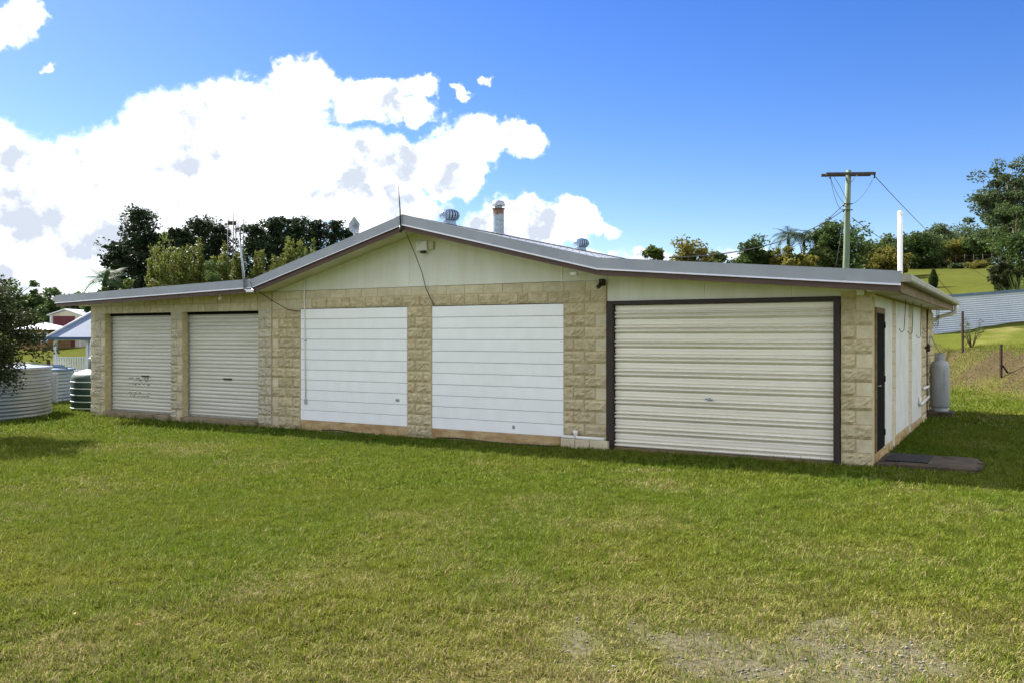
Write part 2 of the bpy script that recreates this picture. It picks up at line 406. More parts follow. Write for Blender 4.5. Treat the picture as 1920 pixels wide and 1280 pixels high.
def flue_material():
    mt = mat('flue_zinc', srgb(146, 157, 168), srgb(106, 120, 134), rough=0.5, metal=0.4, scale=22)
    nt = mt.node_tree; L = nt.links.new; bs = nt.nodes['Principled BSDF']; src = bs.inputs['Base Color'].links[0].from_socket
    tc = nt.nodes.new('ShaderNodeTexCoord'); sp = nt.nodes.new('ShaderNodeSeparateXYZ'); L(tc.outputs['Object'], sp.inputs[0])
    ns = nt.nodes.new('ShaderNodeTexNoise'); ns.inputs['Scale'].default_value = 9; ns.inputs['Detail'].default_value = 6; L(tc.outputs['Object'], ns.inputs['Vector'])
    ad = nt.nodes.new('ShaderNodeMath'); ad.operation = 'MULTIPLY_ADD'; L(ns.outputs[0], ad.inputs[0]); ad.inputs[1].default_value = 0.35; L(sp.outputs[2], ad.inputs[2])
    mr = nt.nodes.new('ShaderNodeMapRange'); mr.inputs[1].default_value = 0.66; mr.inputs[2].default_value = 0.74; L(ad.outputs[0], mr.inputs[0])
    mx = nt.nodes.new('ShaderNodeMixRGB'); L(mr.outputs[0], mx.inputs[0]); L(src, mx.inputs[1]); mx.inputs[2].default_value = (*srgb(98, 72, 54), 1); L(mx.outputs[0], bs.inputs['Base Color'])
flue_material()

# ------------------------------------------------------------------ ground and grass
GREEN = np.array((0.100, 0.154, 0.014)); LUSH = np.array((0.060, 0.122, 0.009)); STRAW = np.array((0.31, 0.26, 0.115)); OLIVE = np.array((0.175, 0.185, 0.028))
def bare_mask(X, Y):
    d = np.sqrt(((X-1.65)/1.7)**2+((Y-5.05)/0.95)**2)
    return 0.85*sstep(1.0, 0.40, d+1.7*(fbm(X, Y, 2.6, 31)-0.42))
def dry_mask(X, Y):
    n = fbm(X, Y, 0.55, 11)*0.6+fbm(X, Y, 2.1, 12)*0.4
    near = sstep(10.5, 4.5, Y)
    lx, ly = local(X, Y)
    front = sstep(-3.2, -0.4, ly)*sstep(0.6, -0.6, lx)
    return np.clip(sstep(0.50, 0.78, n+0.10*near-0.18*front)*0.6 + 0.4*sstep(1.35, 0.5, np.sqrt(((X-1.2)/2.6)**2+((Y-5.0)/1.6)**2)+0.8*(fbm(X, Y, 1.6, 33)-0.5)), 0, 1)
def bank_mask(X, Y):
    bx = X-(13.6+0.09*(Y-24))
    return sstep(0.1, 0.7, bx)*sstep(3.2, 2.3, bx)*sstep(8, 14, Y)*sstep(60, 40, Y)*np.clip(0.2+1.35*fbm(X, Y, 0.9, 41), 0, 1)
def turf_tint(X, Y, Z):
    dry = dry_mask(X, Y)[:, None]; bare = bare_mask(X, Y)[:, None]
    v = fbm(X, Y, 0.9, 21)[:, None]
    c = (GREEN*(1-v)+OLIVE*v)
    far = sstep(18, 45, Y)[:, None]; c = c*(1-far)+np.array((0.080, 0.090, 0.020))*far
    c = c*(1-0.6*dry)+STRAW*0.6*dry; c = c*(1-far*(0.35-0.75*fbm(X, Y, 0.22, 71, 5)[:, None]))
    soil = np.array((0.135, 0.118, 0.09)); c = c*(1-bare)+soil*bare
    bank = bank_mask(X, Y)[:, None]
    keep = np.maximum(bare, bank); c = c*(keep+(1-keep)*(0.40+0.5*sstep(16, 40, Y))[:, None])  # near turf darkened: shade between the grass blades painted into the tint
    c = c*(1-bank)+np.array((0.070, 0.054, 0.030))*bank
    return c
def axis(lo, hi, flo, fhi, step, grow=1.16):
    a = list(np.arange(flo, fhi, step)); s = step; x = flo
    l = []
    while x > lo: s *= grow; x -= s; l.append(x)
    s = step; x = a[-1]; r = []
    while x < hi: s *= grow; x += s; r.append(x)
    return np.array(l[::-1]+a+r)
gx = axis(-900, 900, -15, 25, 0.2); gy = axis(-60, 1400, 2, 34, 0.2)
XX, YY = np.meshgrid(gx, gy); X = XX.ravel(); Y = YY.ravel(); Z = ground_z(X, Y)
nx, ny = len(gx), len(gy)
i = np.arange((nx-1)*(ny-1)); r = i//(nx-1); c = i % (nx-1); q = r*nx+c
F = np.stack([q, q+1, q+nx+1, q+nx], 1)
tint = turf_tint(X, Y, Z)
g = link('ground', np_mesh('ground', np.stack([X, Y, Z-0.012], 1), F, M['turf'], True, tint))
tag(g, kind='structure')

def blocked(X, Y):
    lx, ly = local(X, Y)
    b = (lx > -17.8) & (lx < 0.02) & (ly > -0.015) & (ly < 9.6)
    b |= (lx > -0.0) & (lx < 1.34) & (ly > 0.08) & (ly < 1.42)
    b |= (lx > 0.02) & (lx < 0.58) & (ly > 7.9) & (ly < 8.75)
    for cx, cy, rr in TANKS: b |= (X-cx)**2+(Y-cy)**2 < rr*rr
    b |= (lx < -4.8) & (lx > -10.6) & (ly > -0.16) & (ly < 0.02) & (fbm(X, Y, 2.5, 5) > 0.45)
    return b
TANKS = [(-13.66, 21.0, 2.32), (-15.0, 26.0, 1.75), (-10.86, 23.15, 0.86)]
rs = np.random.RandomState(4)
def blades(y0, y1, dens, hmin, hmax, w, segs, name):
    n = int(0.78*(y1*y1-y0*y0)*dens)
    Y = np.sqrt(rs.uniform(y0*y0, y1*y1, n)); X = rs.uniform(-0.78, 0.78, n)*Y
    keep = ~blocked(X, Y)
    bare = bare_mask(X, Y); keep &= rs.rand(n) > bare*0.8; keep &= rs.rand(n) > 0.85*bank_mask(X, Y)
    tuft = fbm(X, Y, 9.0, 77, 3); keep &= rs.rand(n) < 0.42+1.3*sstep(0.33, 0.60, tuft)
    X = X[keep]; Y = Y[keep]; tuft = tuft[keep]; n = len(X)
    Z = ground_z(X, Y)-0.014
    dry = dry_mask(X, Y)
    isdry = rs.rand(n) < (0.05+0.13*sstep(10, 5, Y))+0.75*dry
    v = np.clip((fbm(X, Y, 0.9, 21)+rs.normal(0, .18, n))*(0.7+0.5*sstep(11, 5, Y)), 0, 1)[:, None]
    lx, ly = local(X, Y)
    lush = (sstep(-2.6, -0.3, ly)*sstep(1.5, -0.5, lx))[:, None]
    g1 = GREEN*(1-lush)+LUSH*lush
    colr = (g1*(1-v)+OLIVE*v)
    pale = rs.rand(n)[:, None]
    colr = np.where(isdry[:, None], STRAW*(0.55+0.75*pale), colr*(0.65+0.75*pale))
    far = sstep(18, 40, Y)[:, None]; colr = colr*(1-0.5*far)+np.array((0.17, 0.175, 0.036))*0.5*far
    h = rs.uniform(hmin, hmax, n)*(0.4+1.3*tuft)*(1+0.8*(rs.rand(n) < .03))*(1-0.35*dry)*(1+0.35*lush[:, 0])
    az = rs.normal(0, 1.1, n)+fbm(X, Y, 3.0, 88, 3)*22; lean = np.clip(rs.normal(0.75, 0.35, n), 0.05, 1.45)+isdry*0.25
    fa = az+rs.normal(np.pi/2, 0.5, n)
    dx = np.cos(az)*np.sin(lean); dy = np.sin(az)*np.sin(lean); dz = np.cos(lean)
    wx = np.cos(fa)*w/2*rs.uniform(.7, 1.4, n); wy = np.sin(fa)*w/2*rs.uniform(.7, 1.4, n)
    P = np.stack([X, Y, Z], 1); W = np.stack([wx, wy, np.zeros(n)], 1); D = np.stack([dx, dy, np.maximum(dz, 0.08)], 1)*h[:, None]
    if segs == 2:
        Dm = np.stack([dx*0.75, dy*0.75, dz*1.25+0.1], 1)*h[:, None]*0.55
        Tp = P+D*1.1
        V = np.stack([P-W, P+W, P+Dm+W*0.8, P+Dm-W*0.8, Tp], 1).reshape(-1, 3)
        b = np.arange(n)*5
        F = np.concatenate([np.stack([b, b+1, b+2], 1), np.stack([b, b+2, b+3], 1), np.stack([b+3, b+2, b+4], 1)])
        C = np.repeat(colr, 5, 0)
    else:
        V = np.stack([P-W, P+W, P+D], 1).reshape(-1, 3); b = np.arange(n)*3; F = np.stack([b, b+1, b+2], 1); C = np.repeat(colr, 3, 0)
    return V, F, C
parts = [blades(3.3, 6.2, 11500, .022, .05, .0052, 2, 'a'), blades(6.2, 10.5, 7000, .024, .053, .0080, 1, 'b'),
         blades(10.5, 17, 3600, .028, .06, .014, 1, 'c'), blades(17, 34, 620, .035, .075, .024, 1, 'd')]
off = 0; Vs = []; Fs = []; Cs = []
for V, F, C in parts: Vs.append(V); Fs.append(F+off); Cs.append(C); off += len(V)
gr = link('lawn_grass', np_mesh('lawn_grass', np.concatenate(Vs), np.concatenate(Fs), M['grass_blade'], False, np.concatenate(Cs)))
tag(gr, 'short mown grass of the lawn, green with straw coloured patches', 'grass', kind='stuff')

def pebbles():
    n = 4800; X = rs.uniform(-1.0, 4.2, n); Y = rs.uniform(3.6, 6.6, n)
    k = rs.rand(n) < bare_mask(X, Y)*(0.25+1.2*sstep(.45, .65, fbm(X, Y, 3.0, 55))); X = X[k]; Y = Y[k]; n = len(X)
    Z = ground_z(X, Y)-0.008
    o = np.array([(1, 0, 0), (-1, 0, 0), (0, 1, 0), (0, -1, 0), (0, 0, 1), (0, 0, -1)], float)
    s = rs.uniform(.004, .015, (n, 1, 1))*rs.uniform(.6, 1.4, (n, 6, 1))*np.array((1, 1, .6))
    a = rs.uniform(0, 6.28, n); R = np.zeros((n, 3, 3)); R[:, 0, 0] = np.cos(a); R[:, 0, 1] = -np.sin(a); R[:, 1, 0] = np.sin(a); R[:, 1, 1] = np.cos(a); R[:, 2, 2] = 1
    V = np.einsum('nij,nkj->nki', R, o[None]*s)+np.stack([X, Y, Z], 1)[:, None]
    f = np.array([(0, 2, 4), (2, 1, 4), (1, 3, 4), (3, 0, 4), (2, 0, 5), (1, 2, 5), (3, 1, 5), (0, 3, 5)])
    F = (np.arange(n)*6)[:, None, None]+f[None]
    p = link('gravel', np_mesh('gravel', V.reshape(-1, 3), F.reshape(-1, 3), M['pebble']))
    tag(p, 'loose grey gravel showing through a worn patch of lawn', 'gravel', kind='stuff')
pebbles()

# sealed road crossing the paddock on the far left
def strip(name, pts, width, m, lift=0.03):
    V = []; F = []
    for k, (x, y) in enumerate(pts):
        a = pts[max(k-1, 0)]; b = pts[min(k+1, len(pts)-1)]; t = Vector((b[0]-a[0], b[1]-a[1])).normalized(); nrm = (-t.y, t.x)
        for s in (-1, -0.33, 0.33, 1):
            px, py = x+nrm[0]*s*width/2, y+nrm[1]*s*width/2; V.append((px, py, gz(px, py)+lift))
    for k in range(len(pts)-1):
        for j in range(3): F.append((k*4+j, k*4+j+1, k*4+j+5, k*4+j+4))
    return MB().add(V, F).obj(name, m)
tag(strip('road', [(-70+2.0*k, 58-0.06*k) for k in range(26)], 5.0, M['asphalt'], 0.05), kind='structure')

# ------------------------------------------------------------------ the block garage
house = thing('garage', 'long sandstone-block garage with grey metal roof, gable and roller doors', 'garage', (HX, HY, 0), -TH)
W0, W1, DEP = -17.77, 0.0, 9.4
LE, LK, RG, RK, RE = (-18.2, 2.78), (-11.57, 2.96), (-7.77, 3.98), (-3.94, 3.04), (0.43, 2.665)
PROF = [LE, LK, RG, RK, RE]
def roof_z(x):
    for a, b in zip(PROF[:-1], PROF[1:]):
        if x <= b[0]: return a[1]+(b[1]-a[1])*(x-a[0])/(b[0]-a[0])
    return RE[1]
def c0(k): return -0.02+0.2*k                      # top of course k

# --- split-face and smooth block meshes, shared
brs = np.random.RandomState(12)
def rough_block(w, h, depth, amp, m, nx=7, ny=5):
    V = []; F = []
    for j in range(ny+1):
        for i in range(nx+1):
            u, v = i/nx, j/ny
            edge = min(1, 9*min(u, 1-u)*w/h, 6*min(v, 1-v))
            big = amp*0.6*(0.5+0.5*math.sin(2.6*u+brs.rand()*0.7+j)) if edge > 0 else 0
            y = -(0.004+edge*(0.15*amp+big*0.25+brs.rand()*amp*0.85)) if 0 < i < nx and 0 < j < ny else -brs.rand()*0.006
            jx = (brs.rand()-.5)*0.35*w/nx if 0 < i < nx else (brs.rand()-.5)*0.004
            jz = (brs.rand()-.5)*0.35*h/ny if 0 < j < ny else (brs.rand()-.5)*0.004
            V.append((-w/2+u*w+jx, y, -h/2+v*h+jz))
    for j in range(ny):
        for i in range(nx): a = j*(nx+1)+i; F.append((a, a+1, a+nx+2, a+nx+1))
    ring = [i for i in range(nx+1)]+[j*(nx+1)+nx for j in range(1, ny+1)]+[ny*(nx+1)+i for i in range(nx-1, -1, -1)]+[j*(nx+1) for j in range(ny-1, 0, -1)]
    b = len(V)
    for r_ in ring: V.append((V[r_][0], depth, V[r_][2]))
    n = len(ring)
    for k in range(n): F.append((ring[k], b+k, b+(k+1) % n, ring[(k+1) % n]))
    F.append(tuple(b+k for k in range(n)))
    return MB().add(V, F).mesh('block', m)
G = 0.013
BH = 0.2-G
CACHE = {}
def block_mesh(w, kind, depth=0.05, h=BH):
    key = (round(w, 2), kind, round(depth, 2), round(h, 3))
    if key not in CACHE:
        if kind == 's':
            CACHE[key] = [MB().box(-w/2, w/2, 0.0, depth, -h/2, h/2, 0.004).mesh('block', M['block_smooth'])]
        else:
            mm = M['block_rough'] if kind == 'r' else M['block_grey']
            nx = max(5, int(round(w/0.042)))
            CACHE[key] = [rough_block(w, h, depth, 0.029, mm, nx) for _ in range(5)]
    return rnd.choice(CACHE[key])
front = thing('front_wall', None, None); front.parent = house
side_w = thing('side_wall', None, None); side_w.parent = house
def blk(parent, x0, x1, z0, z1, kind, depth=0.05, y=0.0, rot=None):
    w = x1-x0-G
    if w < 0.03: return
    me = block_mesh(w, kind, depth, z1-z0-G)
    if rot is None: link('block', me, parent, ((x0+x1)/2, y, (z0+z1)/2))
    else: link('block', me, parent, (y, (x0+x1)/2, (z0+z1)/2), (0, 0, rot))

def mortar(name, x0, x1, z0, z1, y0=0.008, y1=0.2, parent=None):
    MB().box(x0, x1, y0, y1, z0, z1).obj(name, M['mortar'], parent or front)
# piers: x range, list of rows (A, B alternating), each row = list of (width fraction in blocks, kind)
PIERS = [(-17.77, -17.21, [[('.', .18, 's'), ('.', .38, 'g')], [('.', .38, 'g'), ('.', .18, 's')]]),
         (-14.83, -14.44, [[('.', .39, 'g')], [('.', .2, 'g'), ('.', .19, 's')]]),
         (-12.06, -11.665, [[('.', .395, 'g')], [('.', .2, 'g'), ('.', .195, 'g')]]),
         (-11.655, -10.86, [[('.', .4, 'r'), ('.', .395, 'r')], [('.', .18, 's'), ('.', .41, 'r'), ('.', .205, 'r')]]),
         (-8.15, -7.58, [[('.', .37, 'r'), ('.', .2, 'r')], [('.', .19, 'r'), ('.', .38, 'r')]]),
         (-4.86, -4.07, [[('.', .39, 'r'), ('.', .4, 'r')], [('.', .19, 'r'), ('.', .4, 'r'), ('.', .2, 's')]])]
for (x0, x1, rows) in PIERS:
    mortar('mortar_bed', x0+0.004, x1-0.004, -0.3, 2.42 if x0 > -11.66 else 2.36)
    for k in range(1, 13):
        x = x0
        for _, w, kd in rows[k % 2]:
            blk(front, x, x+w, c0(k-1), c0(k), kd, 0.19); x += w
# corner pier, its blocks turn the corner
mortar('mortar_bed', -0.425, -0.006, -0.3, 2.46, 0.008, 0.21)
for k in range(1, 13):
    if k % 2: blk(front, -0.43, 0.0, c0(k-1), c0(k), 'r', 0.21)
    else: blk(front, -0.43, -0.225, c0(k-1), c0(k), 'r', 0.19); blk(front, -0.225, 0.0, c0(k-1), c0(k), 's', 0.21)
# two courses right across the gable
mortar('mortar_bed', -11.65, -4.075, 2.385, 2.745)
x = -11.655
while x < -4.2:
    w = min(rnd.choice([0.4, 0.4, 0.2, 0.3, 0.4]), -4.07-x)
    blk(front, x, x+w, c0(12), c0(13), 's' if (x < -10.7 and rnd.random() < .3) or x > -4.3 else 'r', 0.19); x += w
x = -11.655
while x < -4.1:
    w = min(0.4, -4.07-x); blk(front, x, x+w, c0(13), 2.75, 's', 0.19); x += w
# lintel courses above the two small roller doors
mortar('mortar_bed', -17.76, -11.67, 2.37, 2.56)
x = -17.77
while x < -11.7:
    w = min(0.203, -11.66-x); blk(front, x, x+w, c0(12)-0.02, 2.545, 's', 0.19); x += w
x = -17.77
while x < -11.7:
    w = min(0.406, -11.66-x); blk(front, x, x+w, 2.545, roof_z(x)-0.14, 's', 0.19); x += w
# rendered plinth beam under the boarded bays, concrete thresholds
MB().box(-10.86, -8.15, -0.006, 0.2, -0.3, 0.135, .006).obj('plinth', M['plinth'], front)
MB().box(-7.58, -4.86, -0.006, 0.2, -0.3, 0.135, .006).obj('plinth', M['plinth'], front)
for a, b in ((-17.2, -14.84), (-14.43, -12.07)):
    MB().box(a, b, -0.07, 0.3, -0.3, 0.035, .01).obj('threshold', M['concrete'], front)
for a, b in ((-4.86, -4.60), (-4.60, -4.33), (-4.33, -4.0)):
    MB().box(a+.004, b-.004, -0.11, -0.034, -0.25, 0.125, .006).obj('block', M['block_smooth'], front)
# boarded bays
for (x0, x1) in ((-10.86, -8.15), (-7.58, -4.86)):
    bay = MB().box(x0, x1, 0.035, 0.2, 0.13, 2.38).obj('boarded_bay', M['dark_frame'], house)
    tag(bay, 'bay closed with wide white horizontal boards')
    me = MB().box(-(x1-x0)/2+.003, (x1-x0)/2-.003, 0.0, 0.035, -0.0985, 0.0985, 0.004).mesh('board', M['white_board'])
    for k in range(11):
        link('board', me, bay, ((x0+x1)/2, 0.004+rnd.uniform(-.0015, .0015), 0.135+0.2037*(k+.5)))
MB().box(-8.42, -8.33, -0.006, 0.006, 0.60, 0.65, .004).obj('latch', M['zinc'], house)
MB().box(-5.86, -5.81, -0.004, 0.006, 0.22, 0.28, .004).obj('latch', M['gas_grey'], house)

# gable sheeting and infill above the big door
RU = 0.165
def under(x): return roof_z(x)-RU
gp = [(-11.655, 2.752), (-4.07, 2.752), (-4.07, under(-4.07)), (RG[0], under(RG[0])), (-11.57, under(-11.57)), (-11.655, under(-11.655))]
def gable_piece(a, b):
    xs = [a]+[x for x in (-11.57, RG[0], -4.07) if a < x < b]+[b]
    pts = [(a, 2.752), (b, 2.752)]+[(x, under(x)) for x in reversed(xs)]
    MB().poly(pts, 0.012, 0.1).obj('gable_sheet', M['cream_sheet'], front)
for a, b in ((-11.655, -10.795), (-10.79, -8.1), (-8.097, -4.905), (-4.9, -4.07)): gable_piece(a, b)
MB().box(-10.80, -10.785, 0.0, 0.012, 2.75, under(-10.8)-.01).obj('cover_strip', M['cream_sheet'], front)
MB().box(-4.91, -4.89, 0.0, 0.012, 2.75, under(-4.9)-.01).obj('cover_strip', M['white_board'], front)
for a, b in ((-4.065, -2.43), (-2.427, -1.12), (-1.117, -0.432)):
    MB().poly([(a, 2.40), (b, 2.40), (b, under(b)), (a, under(a))], 0.02, 0.1).obj('infill_sheet', M['cream_sheet'], front)
MB().poly([(-0.43, 2.385), (-0.004, 2.385), (-0.004, under(0)), (-0.43, under(-.43))], 0.012, 0.2).obj('infill_sheet', M['cream_sheet'], front)

# small roller doors
def roller_door(x0, x1, z0, z1, y):
    p = 0.0833; pts = []; z = z0
    while z < z1-0.01:
        pts += [(z, 0.012), (z+.006, 0.0), (z+.02, -0.009), (z+.042, -0.012), (z+.062, -0.009), (z+.074, 0.0), (z+.079, 0.012)]; z += p
    V = []; F = []
    for zz, dy in pts: V += [(x0, y+dy, zz), (x1, y+dy, zz)]
    for k in range(len(pts)-1): F.append((2*k, 2*k+1, 2*k+3, 2*k+2))
    mb = MB().add(V, F, True); mb.box(x0, x1, y+.014, y+.03, z0, z1)
    d = mb.obj('roller_door', M['roller_slat'], house)
    cx = x0+(x1-x0)*0.53
    MB().box(cx-.13, cx+.13, y-.03, y-.008, z0+0.84, z0+0.875, .004).obj('handle', M['black_plastic'], d)
    MB().box(x0, x1, y-.018, y+.012, z0-.005, z0+0.05, .004).obj('bottom_rail', M['gutter'], d)
    MB().box(x0, x1, y-.05, y+.03, z1-.02, z1+.06).obj('head_gap_shade', M['door_dark'], d)  # solid dark strip painted in for the shade above the door curtain
    for s, xx in ((1, x0), (-1, x1)):
        MB().box(min(xx, xx+s*.03), max(xx, xx+s*.03), y-.03, y+.01, z0, z1, .003).obj('guide', M['zinc'], d)
    return d
d1 = roller_door(-17.205, -14.835, 0.04, 2.325, 0.19)
d2 = roller_door(-14.435, -12.065, 0.04, 2.325, 0.19)
tag(d1, 'roller door with smeared black paint marks'); tag(d2, 'clean roller door')
# smeared paint marks on the first door
sm = MB()
for r_ in range(5):
    zz = [0.84, 0.79, 0.70, 0.50, 0.42][r_]
    xx = -16.55
    while xx < -15.85:
        w = rnd.uniform(.02, .11)
        if rnd.random() < .62: sm.box(xx, xx+w, 0.1755, 0.1775, zz-rnd.uniform(.004, .02), zz+rnd.uniform(.004, .02))
        xx += w+rnd.uniform(.0, .06)
sm.obj('paint_mark', M['stencil'], d1)

# big ribbed door with its brown frame
bd = thing('ribbed_door', 'wide ribbed zinc door in a dark brown frame', None); bd.parent = house
def ribbed_panel(w, h):
    n = [(0.0, 0.026), (0.03, 0.006), (0.06, -0.002), (0.15, 0.002), (0.26, 0.004), (0.35, 0.001), (0.385, 0.002), (0.42, 0.022), (0.455, 0.022), (0.50, -0.014), (0.54, -0.020), (0.59, -0.020),
         (0.63, -0.012), (0.675, 0.024), (0.715, 0.024), (0.76, -0.014), (0.80, -0.020), (0.86, -0.020), (0.91, -0.012), (0.955, 0.020), (1.0, 0.026)]
    n = [(t, dy*1.35 if abs(dy) > .01 else dy) for t, dy in n]
    cols = 14; V = []; F = []
    for t, dy in n:
        for i in range(cols+1):
            V.append((-w/2+w*i/cols, dy+0.0025*math.sin(i*2.1+t*5)*brs.rand()*(0 if i in (0, cols) else 1), h*(0.5-t)))
    for a in range(len(n)-1):
        for i in range(cols): q = a*(cols+1)+i; F.append((q, q+1, q+cols+2, q+cols+1))
    return MB().add(V, F, True).mesh('panel', M['zinc_door'])
pm = [ribbed_panel(3.42, 0.2315) for _ in range(5)]
for k in range(10): link('panel', pm[k % 5], bd, (-2.235, 0.07, 0.02+0.2315*(k+.5)))
MB().box(-3.96, -0.51, 0.125, 0.15, -0.1, 2.36).obj('door_back', M['dark_frame'], bd)
MB().box(-4.065, -3.955, -0.02, 0.15, -0.12, 2.395, .004).obj('jamb', M['dark_frame'], bd)
MB().box(-0.525, -0.435, -0.02, 0.15, -0.12, 2.395, .004).obj('jamb', M['dark_frame'], bd)
MB().box(-3.954, -0.526, -0.018, 0.14, 2.335, 2.397, .004).obj('head', M['dark_frame'], bd)
MB().box(-3.954, -0.526, 0.03, 0.1, -0.1, 0.022, .004).obj('sill_board', M['tan_timber'], bd)
MB().tube([(-2.36, 0.06, 0.86), (-2.36, 0.03, 0.86)], 0.022, 10).tube([(-2.42, 0.028, 0.865), (-2.31, 0.028, 0.85)], 0.011, 8).obj('handle', M['zinc'], bd)

# --- the side wall to the right: base course, boards, block strips, screen door
MB().box(-0.2, -0.012, 0.21, DEP, -0.3, under(0)+.0).obj('mortar_bed', M['mortar'], side_w)
def yline(y): return y
for (a, b) in ((2.06, 2.52), (4.40, 4.94)):
    for k in range(1, 13): blk(side_w, a, b, c0(k-1), c0(k), 's', 0.05, 0.0, RAD(90))
for k in range(1, 13):
    y = 6.76-(0.2 if k % 2 else 0)
    while y < DEP-.05:
        a = max(6.76, y); b = min(y+.4, DEP)
        blk(side_w, a, b, c0(k-1), c0(k), 'r', 0.05, 0.0, RAD(90)); y += .4
for a, b in ((0.21, 1.12), (1.12, 2.06), (2.52, 3.45), (3.45, 4.40), (4.94, 5.85), (5.85, 6.76)):
    MB().box(-0.012, 0.012, a+.004, b-.004, -0.3, 0.16, .004).obj('base_course', M['plinth'], side_w)
for a, b, z0 in ((1.125, 2.055, .165), (2.525, 4.395, .2), (4.945, 6.755, .17)):
    MB().box(-0.012, 0.006, a, b, z0, 2.40, .003).obj('wall_sheet', M['side_board'], side_w)
MB().box(-0.012, 0.004, 0.215, 1.12, 2.245, 2.41, .003).obj('wall_sheet', M['cream_sheet'], side_w)
MB().box(-0.015, 0.03, 1.03, 1.06, 0.15, 0.18).obj('outlet_plate', M['white_plastic'], side_w)
sd = MB().box(-0.012, 0.012, 0.27, 1.07, 0.17, 2.16, .004).obj('screen_door', M['door_dark'], house)
tag(sd, 'dark security screen door')
for a, b, c_, e in ((0.225, .27, .16, 2.24), (1.07, 1.118, .16, 2.24), (0.27, 1.07, 2.16, 2.24)):
    MB().box(-0.012, 0.02, a, b, c_, e, .003).obj('door_frame', M['tan_timber'], sd)
for zz in (.35, 1.15, 1.95): MB().tube([(0.022, 1.075, zz), (0.022, 1.075, zz+.09)], .012, 8).obj('hinge', M['black_plastic'], sd)
MB().tube([(0.012, .33, 1.12), (0.05, .33, 1.12), (.05, .42, 1.12)], .009, 8).obj('handle', M['zinc'], sd)
# back and left walls, never seen from the lawn in front
MB().box(W0, W1-.21, DEP-.2, DEP, -0.3, 2.55).obj('back_wall', M['mortar'], house)
MB().box(W0+.005, W0+.19, 0.21, DEP-.2, -0.3, 2.6).obj('left_wall', M['mortar'], house)

# --- roof
Y0, Y1 = -0.60, 9.6
roof = thing('roof', None, None); roof.parent = house
SEG = list(zip(PROF[:-1], PROF[1:]))
for (a, b) in SEG:
    nxs = 2; nw = int((Y1-Y0)/0.0762)
    V = []; F = []; dirv = Vector((b[0]-a[0], 0, b[1]-a[1])); nrm = Vector((-dirv.z, 0, dirv.x)).normalized()
    rows = nw*6+1
    for j in range(rows):
        y = Y0+(Y1-Y0)*j/(rows-1); w = 0.008*math.cos(2*math.pi*j/6)
        for p in (a, b): V.append((p[0]+nrm.x*w, y, p[1]-.012+nrm.z*w))
    for j in range(rows-1): F.append((2*j, 2*j+1, 2*j+3, 2*j+2))
    sh = MB().add(V, F, True); 
    sh.obj('roof_sheet', M['roof_sheet'], roof)
    # screws along three battens
    sc = MB()
    Ls = dirv.length; du = dirv.normalized()
    t = 0.35
    while t < Ls:
        p = Vector((a[0], 0, a[1]))+du*t
        for j in range(int((Y1-Y0)/0.30)): yy = Y0+.2+j*.30; q = p+nrm*.004; sc.box(q.x-.010, q.x+.010, yy-.010, yy+.010, q.z-.004, q.z+.008)
        t += 0.9
    sc.obj('screws', M['gutter'], roof)['kind'] = 'stuff'
    # barge flashing, its bright folded lip, the brown board and the soffit
    def band(d0, d1, y0, y1, name, m, ext0=0, ext1=0):
        ax, az, bx, bz = a[0], a[1], b[0], b[1]
        MB().poly([(ax, az-d0), (bx, bz-d0), (bx, bz-d1), (ax, az-d1)], y0, y1).obj(name, m, roof)
    fl = MB().poly([(a[0], a[1]+.02), (b[0], b[1]+.02), (b[0], b[1]-.155), (a[0], a[1]-.155)], Y0-.030, Y0-.012)
    fl.poly([(a[0], a[1]+.022), (b[0], b[1]+.022), (b[0], b[1]+.005), (a[0], a[1]+.005)], Y0-.012, Y0+.14)
    k = int(Ls/1.3)
    for j in range(k):
        p = Vector((a[0], 0, a[1]))+du*((j+.5)*Ls/k); fl.box(p.x-.009, p.x+.009, Y0-.036, Y0-.03, p.z-.135, p.z-.117)
    fl.obj('barge_flashing', M['grey_steel'], roof)
    V = []
    for p in (a, b):
        V += [(p[0], Y0-.030, p[1]-.148), (p[0], Y0-.052, p[1]-.166), (p[0], Y0-.052, p[1]-.172), (p[0], Y0-.012, p[1]-.160)]
    MB().add(V, [(0, 1, 5, 4), (1, 2, 6, 5), (2, 3, 7, 6), (3, 0, 4, 7), (0, 3, 2, 1), (4, 5, 6, 7)]).obj('flashing_lip', M['flashing_lip'], roof)
    band(.157, .255, Y0-.010, Y0+.022, 'barge_board', M['brown_timber'])
    MB().poly([(max(a[0], W0), roof_z(max(a[0], W0))-.19), (min(b[0], .0), roof_z(min(b[0], .0))-.19), (min(b[0], .0), roof_z(min(b[0], .0))-.2), (max(a[0], W0), roof_z(max(a[0], W0))-.2)],
              Y0+.022, 0.01).obj('soffit', M['soffit'], roof)
MB().box(LE[0]+.02, W0, Y0+.022, Y1-.1, 2.575, 2.59).obj('soffit', M['soffit'], roof)
MB().box(LE[0], LE[0]+.02, Y0+.0, Y1-.05, 2.56, 2.77).obj('fascia', M['tan_timber'], roof)
MB().box(0.0, RE[0]-.03, Y0+.022, Y1-.1, 2.43, 2.445).obj('soffit', M['soffit'], roof)
MB().box(RE[0]-.03, RE[0], Y0+.022, Y1-.05, 2.40, 2.62).obj('fascia', M['tan_timber'], roof)
